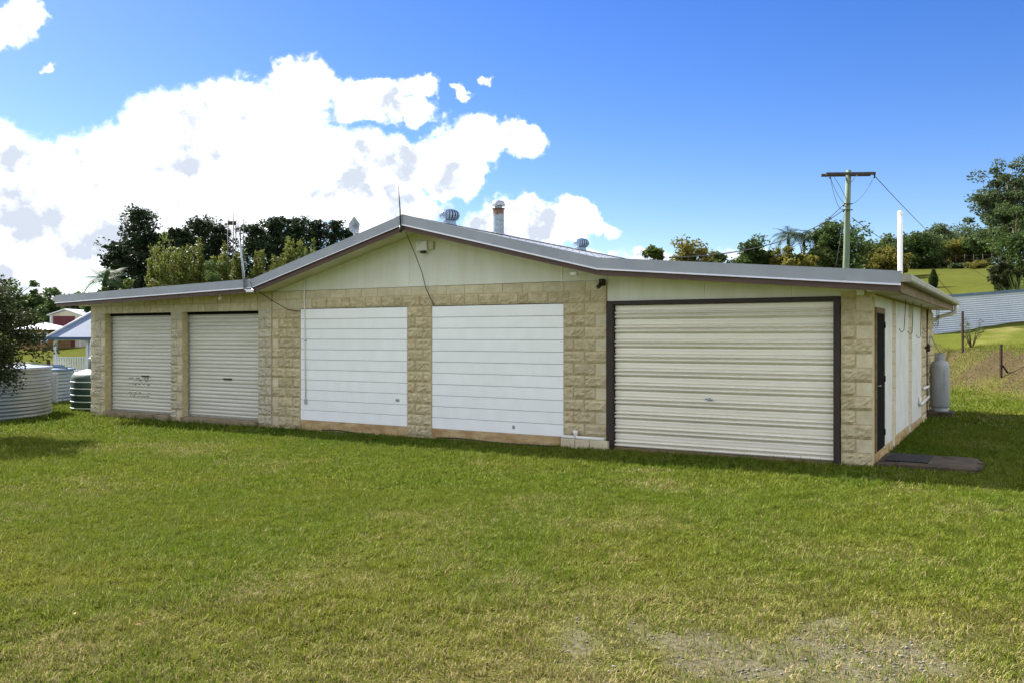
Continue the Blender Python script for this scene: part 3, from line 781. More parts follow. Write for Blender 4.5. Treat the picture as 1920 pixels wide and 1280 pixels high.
# quad gutters along both eaves
def gutter(x, s, z, y0, y1):
    pr = [(0, 0.11), (0, 0), (.11*s, 0), (.125*s, .02), (.125*s, .085), (.115*s, .1), (.105*s, .1), (.108*s, .085), (.108*s, .02), (.015*s, .012), (.015*s, .11)]
    mb = MB().poly([(x+a, z+b) for a, b in pr], y0, y1)
    mb.box(min(x, x+.12*s), max(x, x+.12*s), y0-.004, y0+.002, z, z+.1); mb.box(min(x, x+.12*s), max(x, x+.12*s), y1-.002, y1+.004, z, z+.1)
    return mb.obj('gutter', M['gutter'], roof)
gutter(RE[0], 1, 2.54, Y0-.02, Y1); gutter(LE[0], -1, 2.66, Y0-.02, Y1)
MB().tube([(.50, 9.35, 2.55), (.50, 9.35, 2.42), (.47, 9.36, 2.37), (.40, 9.38, 2.34), (.12, 9.47, 2.27), (.06, 9.49, 2.22), (.0, 9.50, 2.17), (-.12, 9.49, 2.10), (-.14, 9.48, 0.05)], .045, 10).obj('downpipe', M['white_plastic'], roof)
# ridge capping
MB().add([(RG[0]-.16, Y0-.03, RG[1]-.02), (RG[0], Y0-.03, RG[1]+.028), (RG[0]+.16, Y0-.03, RG[1]-.015), (RG[0]-.16, Y1, RG[1]-.02), (RG[0], Y1, RG[1]+.028), (RG[0]+.16, Y1, RG[1]-.015)],
         [(0, 1, 4, 3), (1, 2, 5, 4)]).obj('ridge_cap', M['roof_sheet'], roof)

# turbine vents on the ridge
def turbine(y, label):
    t = thing('turbine_vent', label, None, (RG[0], y, RG[1]+.02)); t.parent = house
    MB().lathe([(.15, -.06), (.13, .0), (.12, .05), (.125, .06), (0.0, .06)], 24).obj('base', M['turbine'], t)
    MB().lathe([(0.001, .285), (.05, .283), (.09, .27), (.105, .258), (0.0, .255)], 24).obj('cap', M['turbine'], t)
    me = None; n = 20
    V = []; F = []
    prof = [(.125, .055), (.17, .085), (.193, .13), (.197, .17), (.18, .215), (.145, .25), (.10, .268)]
    for i, (r_, z) in enumerate(prof):
        w0 = -.06; w1 = .26; tw = .10*math.sin(math.pi*i/6)
        V += [(r_*math.cos(w0+tw), r_*math.sin(w0+tw), z), (r_*1.02*math.cos((w0+w1)/2+tw), r_*1.02*math.sin((w0+w1)/2+tw), z), ((r_-.03)*math.cos(w1+tw), (r_-.03)*math.sin(w1+tw), z)]
    for i in range(len(prof)-1):
        for j in range(2): F.append((3*i+j, 3*i+j+1, 3*i+j+4, 3*i+j+3))
    me = MB().add(V, F, True).mesh('vane', M['turbine'])
    for k in range(n): link('vane', me, t, None, (0, 0, 2*math.pi*k/n))
    MB().lathe([(.1, .06), (.11, .15), (.09, .25)], 16).obj('core', M['black_plastic'], t)
turbine(.85, 'spinning roof vent just behind the gable peak'); turbine(6.69, 'spinning roof vent at the far end of the ridge')
fl = thing('flue', 'galvanised flue pipe with rusty top and cowl', None, (-7.87, 2.84, 3.9)); fl.parent = house
MB().lathe([(.118, -.05), (.118, .3), (.118, .635)], 24).obj('pipe', M['flue_zinc'], fl)
MB().lathe([(.1, .63), (.135, .635), (.14, .655), (.1, .66), (.08, .66)], 24).obj('collar', M['dark_frame'], fl)
MB().lathe([(.08, .65), (.08, .72)], 16).obj('neck', M['zinc'], fl)
MB().lathe([(.06, .70), (.145, .705), (.15, .72), (.125, .80), (.10, .815), (0.001, .82)], 24).obj('cowl', M['zinc'], fl)
MB().tube([(-.165, 4.67, 2.55), (-.165, 4.67, 4.10)], .044, 16).lathe([(.046, 4.09), (.05, 4.10), (.05, 4.14), (.04, 4.17), (0.001, 4.18)], 16, (-.165, 4.67, 0)).obj('vent_pipe', M['white_plastic'], house)

MB().tube([(-6.5, 9.5, 3.55), (-6.5, 9.5, 3.98)], .022, 8).obj('service_bracket', M['zinc'], house)
# aerials, boxes, conduits and cables fixed to the front
MB().tube([(RG[0]-.02, Y0-.06, 3.70), (RG[0]-.035, Y0-.06, 4.1), (RG[0]-.075, Y0-.06, 4.52)], [.014, .012, .007], 8).tube([(RG[0]-.02, Y0-.06, 3.68), (RG[0]-.022, Y0-.06, 3.80)], .026, 8).obj('whip_aerial', M['black_plastic'], house)
am = MB().tube([(-11.73, Y0-.065, 2.77), (-11.80, Y0-.065, 3.3), (-11.90, Y0-.065, 3.92)], [.024, .022, .02], 8).obj('aerial_mast', M['zinc'], house)
MB().tube([(-11.86, Y0-.065, 3.66), (-11.86, Y0-.065, 4.02)], .012, 6).tube([(-11.95, Y0-.065, 3.42), (-11.72, Y0-.065, 3.42)], .008, 6).obj('aerial_rod', M['black_plastic'], am)
MB().box(-11.68, -11.48, Y0-.09, Y0-.053, 2.705, 2.765, .006).tube([(-11.74, Y0-.068, 2.78), (-11.66, Y0-.07, 2.73)], .014, 6).obj('mast_bracket', M['flashing_lip'], am)
sb = MB().box(-7.88, -7.64, -.09, 0.012, 3.40, 3.58, .012).obj('alarm_box', M['white_plastic'], house)
MB().box(-7.635, -7.52, -.05, 0.012, 3.42, 3.575, .01).obj('box_side', M['shed_cream'], sb)
MB().box(-7.78, -7.68, -.10, -.03, 3.355, 3.40, .01).obj('lens_hood', M['black_plastic'], sb)
for k in range(3): MB().box(-7.85, -7.85+.12-.02*k, -.0925, -.0905, 3.55-.025*k, 3.557-.025*k).obj('print_line', M['gas_grey'], sb)
lb = MB().tube([(-12.88, -.3, 2.76), (-12.88, -.3, 2.68)], .028, 10).obj('lamp_holder', M['white_plastic'], house)
MB().lathe([(.02, .07), (.034, .05), (.042, .02), (.038, -.01), (.02, -.03), (0.001, -.035)], 14, (-12.88, -.3, 2.62)).obj('bulb', M['glass_bulb'], lb)
MB().box(-.20, -.10, -.10, .012, 2.40, 2.48, .006).obj('junction_box', M['white_plastic'], house)
jl = MB().box(-4.52, -4.40, -.45, -.36, 2.81, 2.87, .01).obj('floodlight', M['white_plastic'], house)
MB().tube([(-4.46, -.40, 2.86), (-4.46, -.40, 2.93)], .012, 6).obj('bracket', M['white_plastic'], jl)
MB().box(-4.16, -4.085, -.12, .012, 2.65, 2.76, .012).tube([(-4.12, -.1, 2.68), (-4.15, -.17, 2.62)], .035, 10).obj('sensor_lamp', M['black_plastic'], house)
cd = MB().tube([(-10.72, -.02, under(-10.7)-.02), (-10.72, -.035, 2.6), (-10.72, -.022, 2.4), (-10.70, -.012, 0.50)], .012, 8).obj('conduit', M['white_plastic'], house)
MB().box(-10.735, -10.685, -.03, -.004, 1.73, 1.75).box(-10.725, -10.675, -.03, -.004, 0.46, 0.56).obj('clip', M['gas_grey'], cd)
def cable(p0, p1, sag, r_=.006, n=12):
    P = []
    for k in range(n+1):
        t = k/n; p = Vector(p0).lerp(Vector(p1), t); p.z -= sag*4*t*(1-t); P.append(p)
    return P
MB().tube(cable((-7.72, -.6, 3.70), (-7.55, -.03, 2.40), .0)[:2]+[Vector((-7.80, -.2, 3.3)), Vector((-7.76, -.06, 3.0)), Vector((-7.68, -.045, 2.7)), Vector((-7.58, -.042, 2.52)), Vector((-7.50, -.04, 2.39))], .007, 6).obj('cable', M['cable'], house)
MB().tube([(-11.45, -.55, 2.72), (-11.42, -.3, 2.58), (-11.32, -.1, 2.46), (-11.15, -.05, 2.37), (-10.98, -.04, 2.34), (-10.82, -.03, 2.335)], .008, 6).obj('cable', M['cable'], house)
MB().tube([(-11.62, Y0-.056, 2.98), (-11.53, Y0-.058, 2.80), (-11.48, Y0-.02, 2.68)], .006, 6).obj('cable', M['cable'], house)
dp = MB().tube([(-4.86, -.07, .155), (-4.08, -.07, .15)], .026, 10).tube([(-4.60, -.07, .15), (-4.60, -.07, .235)], .03, 10).lathe([(.04, .0), (.04, .05), (0.001, .055)], 14, (-4.60, -.07, .215)).obj('waste_pipe', M['white_plastic'], house)
# hooks of bent wire under the side eave
for k, (yy, ln, lean) in enumerate(((2.4, .52, -.16), (3.5, .55, -.05), (4.9, .62, -.03), (6.3, .5, 0), (8.3, .35, .02), (8.7, .4, .03), (9.0, .35, -.02))):
    MB().tube([(.17, yy, 2.45), (.17, yy, 2.40), (.16, yy+lean, 2.44-ln), (.13, yy+lean*1.1, 2.41-ln), (.10, yy+lean, 2.44-ln), (.09, yy+lean, 2.47-ln)], .006, 6).obj('wire_hook', M['cable'], house)
# pipes low on the side wall and the gas regulator
MB().tube([(.03, 6.1, .62), (.03, 6.1, .50), (.05, 6.2, .46), (.05, 7.9, .52)], .03, 10).obj('side_pipe', M['white_plastic'], house)
MB().tube([(.045, 6.8, .75), (.045, 7.9, .74)], .03, 10).obj('side_pipe', M['white_plastic'], house)
rg = MB().box(.0, .10, 7.55, 7.70, 1.50, 1.66, .02).obj('gas_regulator', M['dark_frame'], house)
MB().tube([(.04, 7.62, 2.4), (.04, 7.62, .1)], .012, 8).obj('riser', M['rust_post'], rg)
MB().tube([(.06, 7.66, 1.62), (.10, 7.8, 1.85), (.16, 8.1, 1.62), (.25, 8.3, 1.46)], .009, 6).obj('hose', M['gas_grey'], rg)

# ------------------------------------------------------------------ things beside the garage
def hl(x, y, z=0): X, Y = world_xy(x, y); return (X, Y, z)
SLAB_Z = gz(*world_xy(.7, .7))
def slab():
    V = []; F = []; nx_, ny_ = 14, 10
    x0, x1, y0, y1, zt_ = 0.016, 1.30, .12, 1.36, .05
    for j in range(ny_+1):
        for i in range(nx_+1):
            e = i in (0, nx_) or j in (0, ny_); jx = (brs.rand()-.5)*.12 if i == nx_ else 0; jy = (brs.rand()-.5)*.10 if j in (0, ny_) else 0
            V.append((x0+(x1-x0)*i/nx_+jx, y0+(y1-y0)*j/ny_+jy, zt_-(.022 if e else 0)+brs.rand()*.012))
    for j in range(ny_):
        for i in range(nx_): q = j*(nx_+1)+i; F.append((q, q+1, q+nx_+2, q+nx_+1))
    ring = [i for i in range(nx_+1)]+[j*(nx_+1)+nx_ for j in range(1, ny_+1)]+[ny_*(nx_+1)+i for i in range(nx_-1, -1, -1)]+[j*(nx_+1) for j in range(ny_-1, 0, -1)]
    b = len(V); n = len(ring)
    for r_ in ring: V.append((V[r_][0]+(.02 if V[r_][0] > 1 else 0), V[r_][1], -.12))
    for k in range(n): F.append((ring[k], b+k, b+(k+1) % n, ring[(k+1) % n]))
    o = MB().add(V, F).obj('concrete_slab', M['concrete_dark'], None, (HX, HY, SLAB_Z)); o.rotation_euler = (0, 0, -TH)
    tag(o, 'rough dark concrete step slab outside the screen door', 'slab')
slab()
mt_ = MB().box(.12, .68, .25, 1.12, .058, .074, .004)
for k in range(7): mt_.box(.15+.07*k, .18+.07*k, .28, 1.09, .074, .078)
o = mt_.obj('door_mat', M['rubber'], None, (HX, HY, SLAB_Z)); o.rotation_euler = (0, 0, -TH); tag(o, 'black rubber mat lying on the concrete step slab', 'mat')
gp_ = hl(.235, 8.32); gzz = gz(gp_[0], gp_[1])
o = MB().box(-.27, .27, -.4, .4, -.15, .10, .012).obj('concrete_pad', M['concrete_dark'], None, (gp_[0], gp_[1], gzz)); o.rotation_euler = (0, 0, -TH); tag(o, 'low concrete pad under the gas cylinder', 'pad')
gc = thing('gas_cylinder', 'tall grey steel gas cylinder standing on a pad against the garage', 'gas cylinder', (gp_[0], gp_[1], gzz+.098), -TH)
MB().lathe([(.17, .0), (.175, .07), (.15, .075)], 28).obj('foot_ring', M['gas_grey'], gc)
MB().lathe([(.001, .05), (.15, .055), (.185, .09), (.195, .14), (.195, .98), (.185, 1.04), (.15, 1.09), (.09, 1.115), (.001, 1.12)], 36).obj('body', M['gas_grey'], gc)
col_ = MB()
for k in range(16):
    if k in (0, 1, 2, 9, 10): continue
    a0 = 2*math.pi*k/16; a1 = 2*math.pi*(k+1)/16; vs = []
    for r_ in (.098, .106):
        for w in (a0, a1):
            for z in (1.09, 1.27): vs.append((r_*math.cos(w), r_*math.sin(w), z))
    col_.add(vs, [(0, 1, 3, 2), (4, 6, 7, 5), (1, 5, 7, 3), (0, 2, 6, 4), (0, 4, 5, 1), (2, 3, 7, 6)])
col_.lathe([(.096, 1.255), (.11, 1.26), (.11, 1.275), (.096, 1.275)], 24)
col_.obj('valve_collar', M['gas_grey'], gc)
MB().lathe([(.03, 1.11), (.03, 1.2), (.02, 1.22), (.001, 1.225)], 12).tube([(.0, .0, 1.17), (.08, -.03, 1.17)], .015, 8).obj('valve', M['rust'], gc)
def wrap_marks(z0, n, w0):
    mb = MB()
    for k in range(n):
        ww = w0+rnd.uniform(-.02, .02)
        for q in range(rnd.randint(2, 4)):
            a0 = ww+q*.09; a1 = a0+rnd.uniform(.04, .075); z = z0-.035*k
            vs = [(.1962*math.cos(a), .1962*math.sin(a), zz) for a in (a0, a1) for zz in (z, z+.018)]
            mb.add(vs, [(0, 1, 3, 2)])
    return mb
wrap_marks(.90, 16, RAD(-65)).obj('stencilled_print', M['stencil'], gc)

def corrugated_tank(name, label, x, y, r_, h, cap, pitch=.076, amp=.012, nrad=72):
    zb = gz(x, y)-.06
    t = thing(name, label, 'water tank', (x, y, zb), 0, None)
    pr = []; k = int(h/pitch*6)
    for j in range(k+1): z = h*j/k; pr.append((r_+amp*math.cos(2*math.pi*z/pitch), z))
    MB().lathe(pr, nrad).obj('shell', M['tank_steel'], t)
    MB().lathe([(r_+.02, h-.03), (r_+.035, h), (r_+.02, h+.03), (r_-.03, h+.04)], nrad).obj('rim', M['tank_steel'] if not cap else M['tank_cap'], t)
    MB().lathe([(r_, h+.02), (r_*.5, h+.09), (.001, h+.14)], nrad).obj('lid', M['tank_cap'] if cap else M['tank_steel'], t)
    return t
tk = corrugated_tank('water_tank', 'large round corrugated steel water tank beneath the leafy shrub', -13.66, 21.0, 2.25, 1.2, False, .085, .013)
MB().lathe([(.25, 1.24), (.25, 1.36), (.2, 1.40), (.001, 1.41)], 16, (1.0, -.9, 0)).obj('strainer', M['black_plastic'], tk)
tk2 = corrugated_tank('water_tank', 'corrugated water tank with a blue rim behind the larger tank', -15.0, 26.0, 1.7, 1.0, True, .1, .014)
for k in range(6):
    a = 2*math.pi*k/6; MB().tube([(1.7*math.cos(a), 1.7*math.sin(a), 1.06), (0, 0, 1.18)], .035, 6).obj('rafter', M['tank_cap'], tk2)
MB().box(1.72, 1.84, -.9, -.8, 0, .95).obj('tie_post', M['gas_grey'], tk2)
pz = gz(-10.86, 23.15)-.02
pt = thing('poly_tank', 'dark green plastic tank with pale ribs beside the garage wall', 'water tank', (-10.86, 23.15, pz))
MB().lathe([(.78, 0), (.80, .04), (.80, .86), (.74, .97), (.5, 1.06), (.40, 1.08)], 40).obj('body', M['poly_green'], pt)
MB().lathe([(.40, 1.06), (.40, 1.34), (.37, 1.38), (.001, 1.39)], 32).obj('neck', M['poly_green'], pt)
for z in (.08, .25, .42, .59, .76): MB().lathe([(.798, z-.014), (.815, z-.008), (.815, z+.008), (.798, z+.014)], 40).obj('rib', M['poly_rib'], pt)

def ground_line(name, label, cat, pts, r_, m):
    P = [(x, y, gz(x, y)+dz) for x, y, dz in pts]
    tag(MB().tube(P, r_, 6).obj(name, m), label, cat)
ground_line('garden_hose', 'black hose lying along the foot of the white boarded bay beside the conduit', 'hose', [(*world_xy(-10.2+.22*k, -.09+.03*math.sin(k*1.3)), .02+.015*math.sin(k*.9)) for k in range(7)], .012, M['cable'])
ground_line('poly_pipe', 'black pipe running along the wall foot towards the ribbed door', 'pipe', [(*world_xy(-7.4+.25*k, -.10-.012*k+.03*math.sin(k*1.1)), .022+.012*math.sin(k*.7)) for k in range(11)], .014, M['cable'])

# ------------------------------------------------------------------ vegetation
vr = np.random.RandomState(21)
def leaf_quads(P, size, up=0.3, droop=0.0, aspect=0.5):
    """Two-triangle leaves at points P with random facing."""
    n = len(P); a = vr.normal(0, 1, (n, 3)); a[:, 2] = a[:, 2]*0.6-droop; a /= np.linalg.norm(a, axis=1)[:, None]
    b = vr.normal(0, 1, (n, 3)); b[:, 2] += up; b = np.cross(a, b); b /= np.linalg.norm(b, axis=1)[:, None]+1e-9
    s = size*vr.uniform(.6, 1.4, (n, 1))
    V = np.stack([P-a*s*.5, P+b*s*aspect*.5-a*s*.05, P+a*s*.5, P-b*s*aspect*.5-a*s*.05], 1)
    return V.reshape(-1, 3)
def quads_mesh(name, V, m):
    n = len(V)//4; return np_mesh(name, V, np.arange(n*4).reshape(n, 4), m)
def clump_points(centers, radii, per):
    n = len(centers); d = vr.normal(0, 1, (n, per, 3)); d /= np.linalg.norm(d, axis=2)[:, :, None]
    r_ = vr.uniform(.15, 1, (n, per, 1))**.6
    return (centers[:, None]+d*r_*radii[:, None, None]*np.array((1, 1, .72))).reshape(-1, 3)
def shell_centers(n, rx, rz, zc, lo=.35, flat=0.0):
    d = vr.normal(0, 1, (n, 3)); d /= np.linalg.norm(d, axis=1)[:, None]
    r_ = vr.uniform(lo, 1, (n, 1))**.7*(1+.22*vr.normal(0, 1, (n, 1)))
    c = d*r_*np.array((rx, rx, rz)); c[:, 2] = np.where(c[:, 2] < 0, c[:, 2]*(1-flat), c[:, 2])+zc
    return c
def limbs(mb, H, r0, targets, z0=.25, n=6):
    """Tapered trunk to about 0.7 of the height and limbs to the clumps."""
    bend = vr.uniform(-.04, .04, 2)*H; top = .72*H
    pts = [Vector((bend[0]*t*t+.03*H*math.sin(4*t), bend[1]*t*t, top*t)) for t in np.linspace(0, 1, 7)]
    mb.tube([(p.x, p.y, p.z-.3 if k == 0 else p.z) for k, p in enumerate(pts)], [r0*(1.25 if k == 0 else 1-.12*k) for k in range(7)], 8)
    for c in targets:
        t = min(.95, max(z0, (c[2]/top)*.62)); k = int(t*6); p = pts[k].lerp(pts[min(k+1, 6)], t*6-k); e = Vector(c)
        mid = p.lerp(e, .5)+Vector((0, 0, .06*H)); mb.tube([p, mid, e], [r0*.42, r0*.25, r0*.08], 5)
    return mb
def tree(name, label, X, Y, H, R, leaf, kind='broad', group=None, leaf_size=.24, clumps=85, per=105, zc=.50, rz=.52, bark='bark', spread=.34, base=None, flat=0):
    zb = gz(X, Y) if base is None else base
    t = thing(name, label, 'tree', (X, Y, zb-.05), vr.uniform(0, 6.28), group)
    if kind == 'broad':
        C = shell_centers(clumps, R*.86, rz*H*.9, zc*H, .25, flat=flat)
        C[:, 2] = np.minimum(C[:, 2], H*.97)
        rr = R*spread*vr.uniform(.6, 1.35, clumps)
        P = clump_points(C, rr, per); V = leaf_quads(P, leaf_size)
        limbs(MB(), H, max(.06, .022*H), C[::3]).obj('trunk', M[bark], t)
    elif kind == 'pine':
        # whorls of level branches that end in dark tufts
        C = []; mb = MB(); mb.tube([(0, 0, -.3), (0, 0, H*.5), (vr.uniform(-.2, .2), 0, H*.98)], [.03*H, .017*H, .004*H], 8)
        z = .10*H
        while z < H*.96:
            f = z/H; L_ = R*min(1, 1.25*(1-f)**.5)*vr.uniform(.55, 1.1)+.3; k = vr.randint(4, 7); a0 = vr.uniform(0, 6.28)
            for q in range(k):
                a = a0+6.28*q/k+vr.uniform(-.4, .4); l = L_*vr.uniform(.45, 1.12); up = vr.uniform(.1, .75)*l
                e = (math.cos(a)*l, math.sin(a)*l, min(H*.98, z+up)); mb.tube([(0, 0, z), e], [.05, .02], 4)
                for s_ in (1.0, .7, .42):
                    C.append((e[0]*s_+vr.uniform(-.3, .3), e[1]*s_+vr.uniform(-.3, .3), z+(e[2]-z)*s_+vr.uniform(-.2, .3)))
            z += H*.038*vr.uniform(.6, 1.4)
        C.append((0, 0, H*.97))
        C = np.array(C); rr = vr.uniform(.34, .74, len(C))*(R/2.6)
        P = clump_points(C, rr, max(16, int(per*.34))); V = leaf_quads(P, leaf_size)
        mb.obj('trunk', M[bark], t)
    elif kind == 'bamboo':
        mb = MB(); Ps = []
        for q in range(clumps):
            a = vr.uniform(0, 6.28); r0 = R*.55*math.sqrt(vr.rand()); h = H*1.27*vr.uniform(.62, 1.0)*(1-.3*(r0/R)); lean = R*vr.uniform(.1, .55)
            bx_, by_ = math.cos(a)*r0, math.sin(a)*r0; da = a+vr.uniform(-.6, .6)
            pts = [(bx_+math.cos(da)*lean*s**2.2, by_+math.sin(da)*lean*s**2.2, h*(s-.10*s**4)) for s in np.linspace(0, 1, 6)]
            mb.tube(pts, [.05, .045, .04, .03, .02, .01], 5)
            s = vr.uniform(.22, 1, per)**.8
            px_ = bx_+math.cos(da)*lean*s**2.2; py_ = by_+math.sin(da)*lean*s**2.2; pz_ = h*(s-.10*s**4)
            w = (.10*R+.14*R*(1-s))[:, None]; Ps.append(np.stack([px_, py_, pz_], 1)+vr.normal(0, 1, (per, 3))*w*np.array((1, 1, .6)))
        V = leaf_quads(np.concatenate(Ps), leaf_size, droop=.9, aspect=.34); mb.obj('culms', M['leaf_mid'], t)
    link('crown', quads_mesh('crown', V, M[leaf]), t)
    return t
def frond_mesh(L_, m, droop=.6, width=.28, n=16, name='frond'):
    V = []; F = []
    def spine(s): return Vector((L_*s*(1-.25*s*droop), 0, L_*(.42*s-droop*s*s*.95)))
    for k in range(n):
        s = .12+.88*k/n; p = spine(s); w = width*L_*math.sin(math.pi*min(1, .12+s*.86))+.03
        for sg in (-1, 1):
            b = len(V); q = spine(s+.035)
            V += [p, q, q+Vector((.10*L_, sg*w, -w*.45))]; F.append((b, b+1, b+2))
    for k in range(5):
        p, q = spine(k/5), spine((k+1)/5); b = len(V); wv = Vector((0, .012*L_, 0)); V += [p-wv, p+wv, q+wv, q-wv]; F.append((b, b+1, b+2, b+3))
    me = bpy.data.meshes.new(name); me.from_pydata([tuple(v) for v in V], [], F); me.materials.append(m); return me
FR = {}
def palm(label, X, Y, H, L_, fronds=16, droop=.75, leaf='leaf_palm', group=None, trunk='pale_bark'):
    t = thing('palm_tree', label, 'palm', (X, Y, gz(X, Y)-.05), vr.uniform(0, 6), group)
    mb = MB().tube([(0, 0, -.3), (.05*H*.3, 0, H*.5), (.02*H, 0, H)], [.17, .13, .10], 8); mb.obj('trunk', M[trunk], t)
    MB().tube([(.02*H, 0, H-.1), (.02*H, 0, H+.7)], [.13, .07], 8).obj('crown_shaft', M[leaf], t)
    for k in range(fronds):
        key = (k % 3, leaf, round(L_, 1), droop)
        if key not in FR: FR[key] = frond_mesh(L_*(.9+.1*(k % 3)), M[leaf], droop*(.75+.3*(k % 3)))
        o = link('frond', FR[key], t, (.02*H, 0, H+.5), (0, vr.uniform(-.75, .35), 2.4*k)); 
    return t
def yucca(label, X, Y, h, n=34, group=None, cat='plant', name='yucca_plant', leaf='leaf_mid'):
    t = thing(name, label, cat, (X, Y, gz(X, Y)-.03), 0, group)
    me = MB().add([(-.03*h, 0, 0), (.03*h, 0, 0), (.04*h, .03*h, .5*h), (-.04*h, .03*h, .5*h), (0, .10*h, h)], [(0, 1, 2, 3), (3, 2, 4)]).mesh('leaf', M[leaf])
    for k in range(n): link('leaf', me, t, (0, 0, .05*h), (-vr.uniform(.05, 1.25), 0, k*2.4))
    return t
def shrub(name, label, X, Y, h, r_, leaf, n=26, per=70, ls=.12, group=None, cat='shrub'):
    t = thing(name, label, cat, (X, Y, gz(X, Y)-.03), 0, group)
    C = shell_centers(n, r_, h*.42, h*.52, .3, .1); V = leaf_quads(clump_points(C, r_*.32*vr.uniform(.6, 1.3, n), per), ls)
    mb = MB()
    for c in C[::3]: mb.tube([(0, 0, -.1), (c[0]*.4, c[1]*.4, c[2]*.5), tuple(c)], [.04, .025, .01], 5)
    mb.obj('stems', M['bark'], t); link('crown', quads_mesh('crown', V, M[leaf]), t); return t

def T(px, top, Y, wpx, leaf, label, name='broadleaf_tree', **kw):
    X = at(px, Y); zb = gz(X, Y); H = zt(top, Y)-zb
    return tree(name, label, X, Y, H, wpx*Y/1630/2, leaf, **kw)
PG = 'dark pines behind the bamboo'
for px, top, w, Y, lab in ((262, 393, 105, 78, 'tallest dark pine with a loose spire, at the outer end of the pine row'), (222, 455, 62, 76, 'low dark pine leaning out beside the tallest pine'),
        (298, 436, 70, 79, 'dark pine tucked behind the tallest bamboo'), (335, 424, 72, 80, 'dark pine between the tallest pine and the lattice tower'), (378, 410, 78, 82, 'dense dark pine directly beside the lattice tower'),
        (412, 418, 60, 84, 'dark pine standing behind the lattice tower'), (478, 418, 80, 82, 'broad dark pine just past the aerial mast'),
        (518, 408, 70, 84, 'dark pine with feathery top in the middle of the pine row'), (556, 406, 66, 86, 'dark pine with open top nearer the gable slope'),
        (592, 408, 58, 88, 'thin see-through pine next to the gable slope'), (626, 413, 54, 90, 'sparse pine seen beside the grid dish'), (655, 424, 46, 90, 'last small pine of the row, behind the grid dish')):
    T(px, top, Y, w*1.35, 'leaf_pine', lab, 'pine_tree', kind='pine', group=PG, leaf_size=.30, per=110 if px < 570 else 62)
BG_ = 'bamboo clumps in front of the pines'
for px, top, w, Y, lab in ((322, 450, 78, 52, 'tallest yellow-green bamboo clump'), (292, 478, 40, 50, 'short bamboo clump at the outer foot of the tallest one'), (368, 466, 48, 53, 'bamboo clump between the tallest bamboo and the lattice tower'),
        (412, 474, 44, 52, 'bamboo clump below the lattice tower'), (445, 480, 40, 54, 'bamboo clump just behind the aerial mast'), (485, 470, 46, 53, 'narrow pointed bamboo clump past the aerial mast'),
        (520, 478, 40, 52, 'low bamboo clump touching the roof slope'), (548, 450, 56, 54, 'bamboo clump with two plumes above the roof slope'), (580, 462, 46, 56, 'bamboo clump furthest up the roof slope')):
    T(px, top, Y, w, 'leaf_bamboo', lab, 'bamboo_clump', kind='bamboo', group=BG_, leaf_size=.24, clumps=34, per=170)
T(402, 488, 47, 62, 'leaf_dark', 'grey-green rounded bush in front of the bamboo', 'round_bush', leaf_size=.16)
palm('drooping feathery palm behind the low end of the roof', at(192, 46), 46, zt(540, 46)-gz(at(192, 46), 46), 1.7, 14, .62, 'leaf_palm')
T(238, 520, 42, 46, 'leaf_bamboo', 'round bright green tree behind the low roof end', 'round_tree', leaf_size=.16)
T(205, 535, 44, 40, 'leaf_mid', 'green bush between the feathery palm and the bright round tree', 'round_bush', leaf_size=.16)
T(300, 518, 44, 60, 'leaf_bamboo', 'low yellow-green hedge tree rising just over the roof', 'round_bush', leaf_size=.16)
for px, top, w, Y, lab in ((150, 528, 66, 100, 'dark spreading tree behind the red shed'), (112, 540, 70, 108, 'dark tree behind the low-roofed house and shed'), (66, 536, 70, 112, 'dark tree above the low-roofed house'),
        (22, 528, 80, 112, 'dark tree half hidden behind the leafy shrub'), (-30, 530, 80, 115, 'dark tree wholly behind the leafy shrub'), (180, 545, 50, 92, 'dark tree between the red shed and the garage roof')):
    T(px, top, Y, w, 'leaf_dark', lab, 'broadleaf_tree', group='dark trees beyond the paddock', leaf_size=.42, zc=.5, rz=.5, flat=0)
# hillside on the right
for px, top, w, Y, lf, lab in ((1226, 472, 44, 62, 'leaf_mid', 'small tree top showing just above the flat roof'), (1300, 463, 76, 64, 'leaf_yellow', 'yellow-green tree top above the flat roof'), (1340, 475, 40, 66, 'leaf_mid', 'dark little tree beside the yellow-green tree top'),
        (1413, 438, 72, 66, 'leaf_dark', 'dark rounded tree before the palms'), (1470, 470, 56, 64, 'leaf_yellow', 'yellow-green bush below the palms'), (1505, 478, 44, 64, 'leaf_yellow', 'small yellow-green bush at the foot of the palms'),
        (1570, 413, 92, 70, 'leaf_dark', 'big dark tree directly behind the power pole'), (1535, 455, 50, 68, 'leaf_mid', 'mid green tree between the palms and the power pole'), (1640, 448, 60, 78, 'leaf_mid', 'green tree between the power pole and the white vent pipe'),
        (1655, 470, 66, 74, 'leaf_yellow', 'yellow-green tree beside the white vent pipe'), (1722, 436, 70, 88, 'leaf_dark', 'dark tree just past the white vent pipe'), (1762, 420, 66, 95, 'leaf_gum', 'domed pale green tree on the ridge'),
        (1806, 424, 72, 98, 'leaf_gum', 'flat domed tree on the ridge next to the tall gum'), (1797, 455, 52, 90, 'leaf_yellow', 'round golden-green tree on the hillside lawn'), (1745, 462, 60, 92, 'leaf_dark', 'dark tree left of the golden-green tree, above the cypress'),
        (1846, 440, 60, 88, 'leaf_dark', 'dark tree between the golden-green tree and the tall gum'), (1690, 452, 60, 92, 'leaf_mid', 'green tree hidden partly by the white vent pipe')):
    T(px, top-(12 if px < 1360 else 4), Y, w*1.35, lf, lab.replace('left of', 'beside'), 'broadleaf_tree', group='trees on the hillside', leaf_size=.28, per=120)
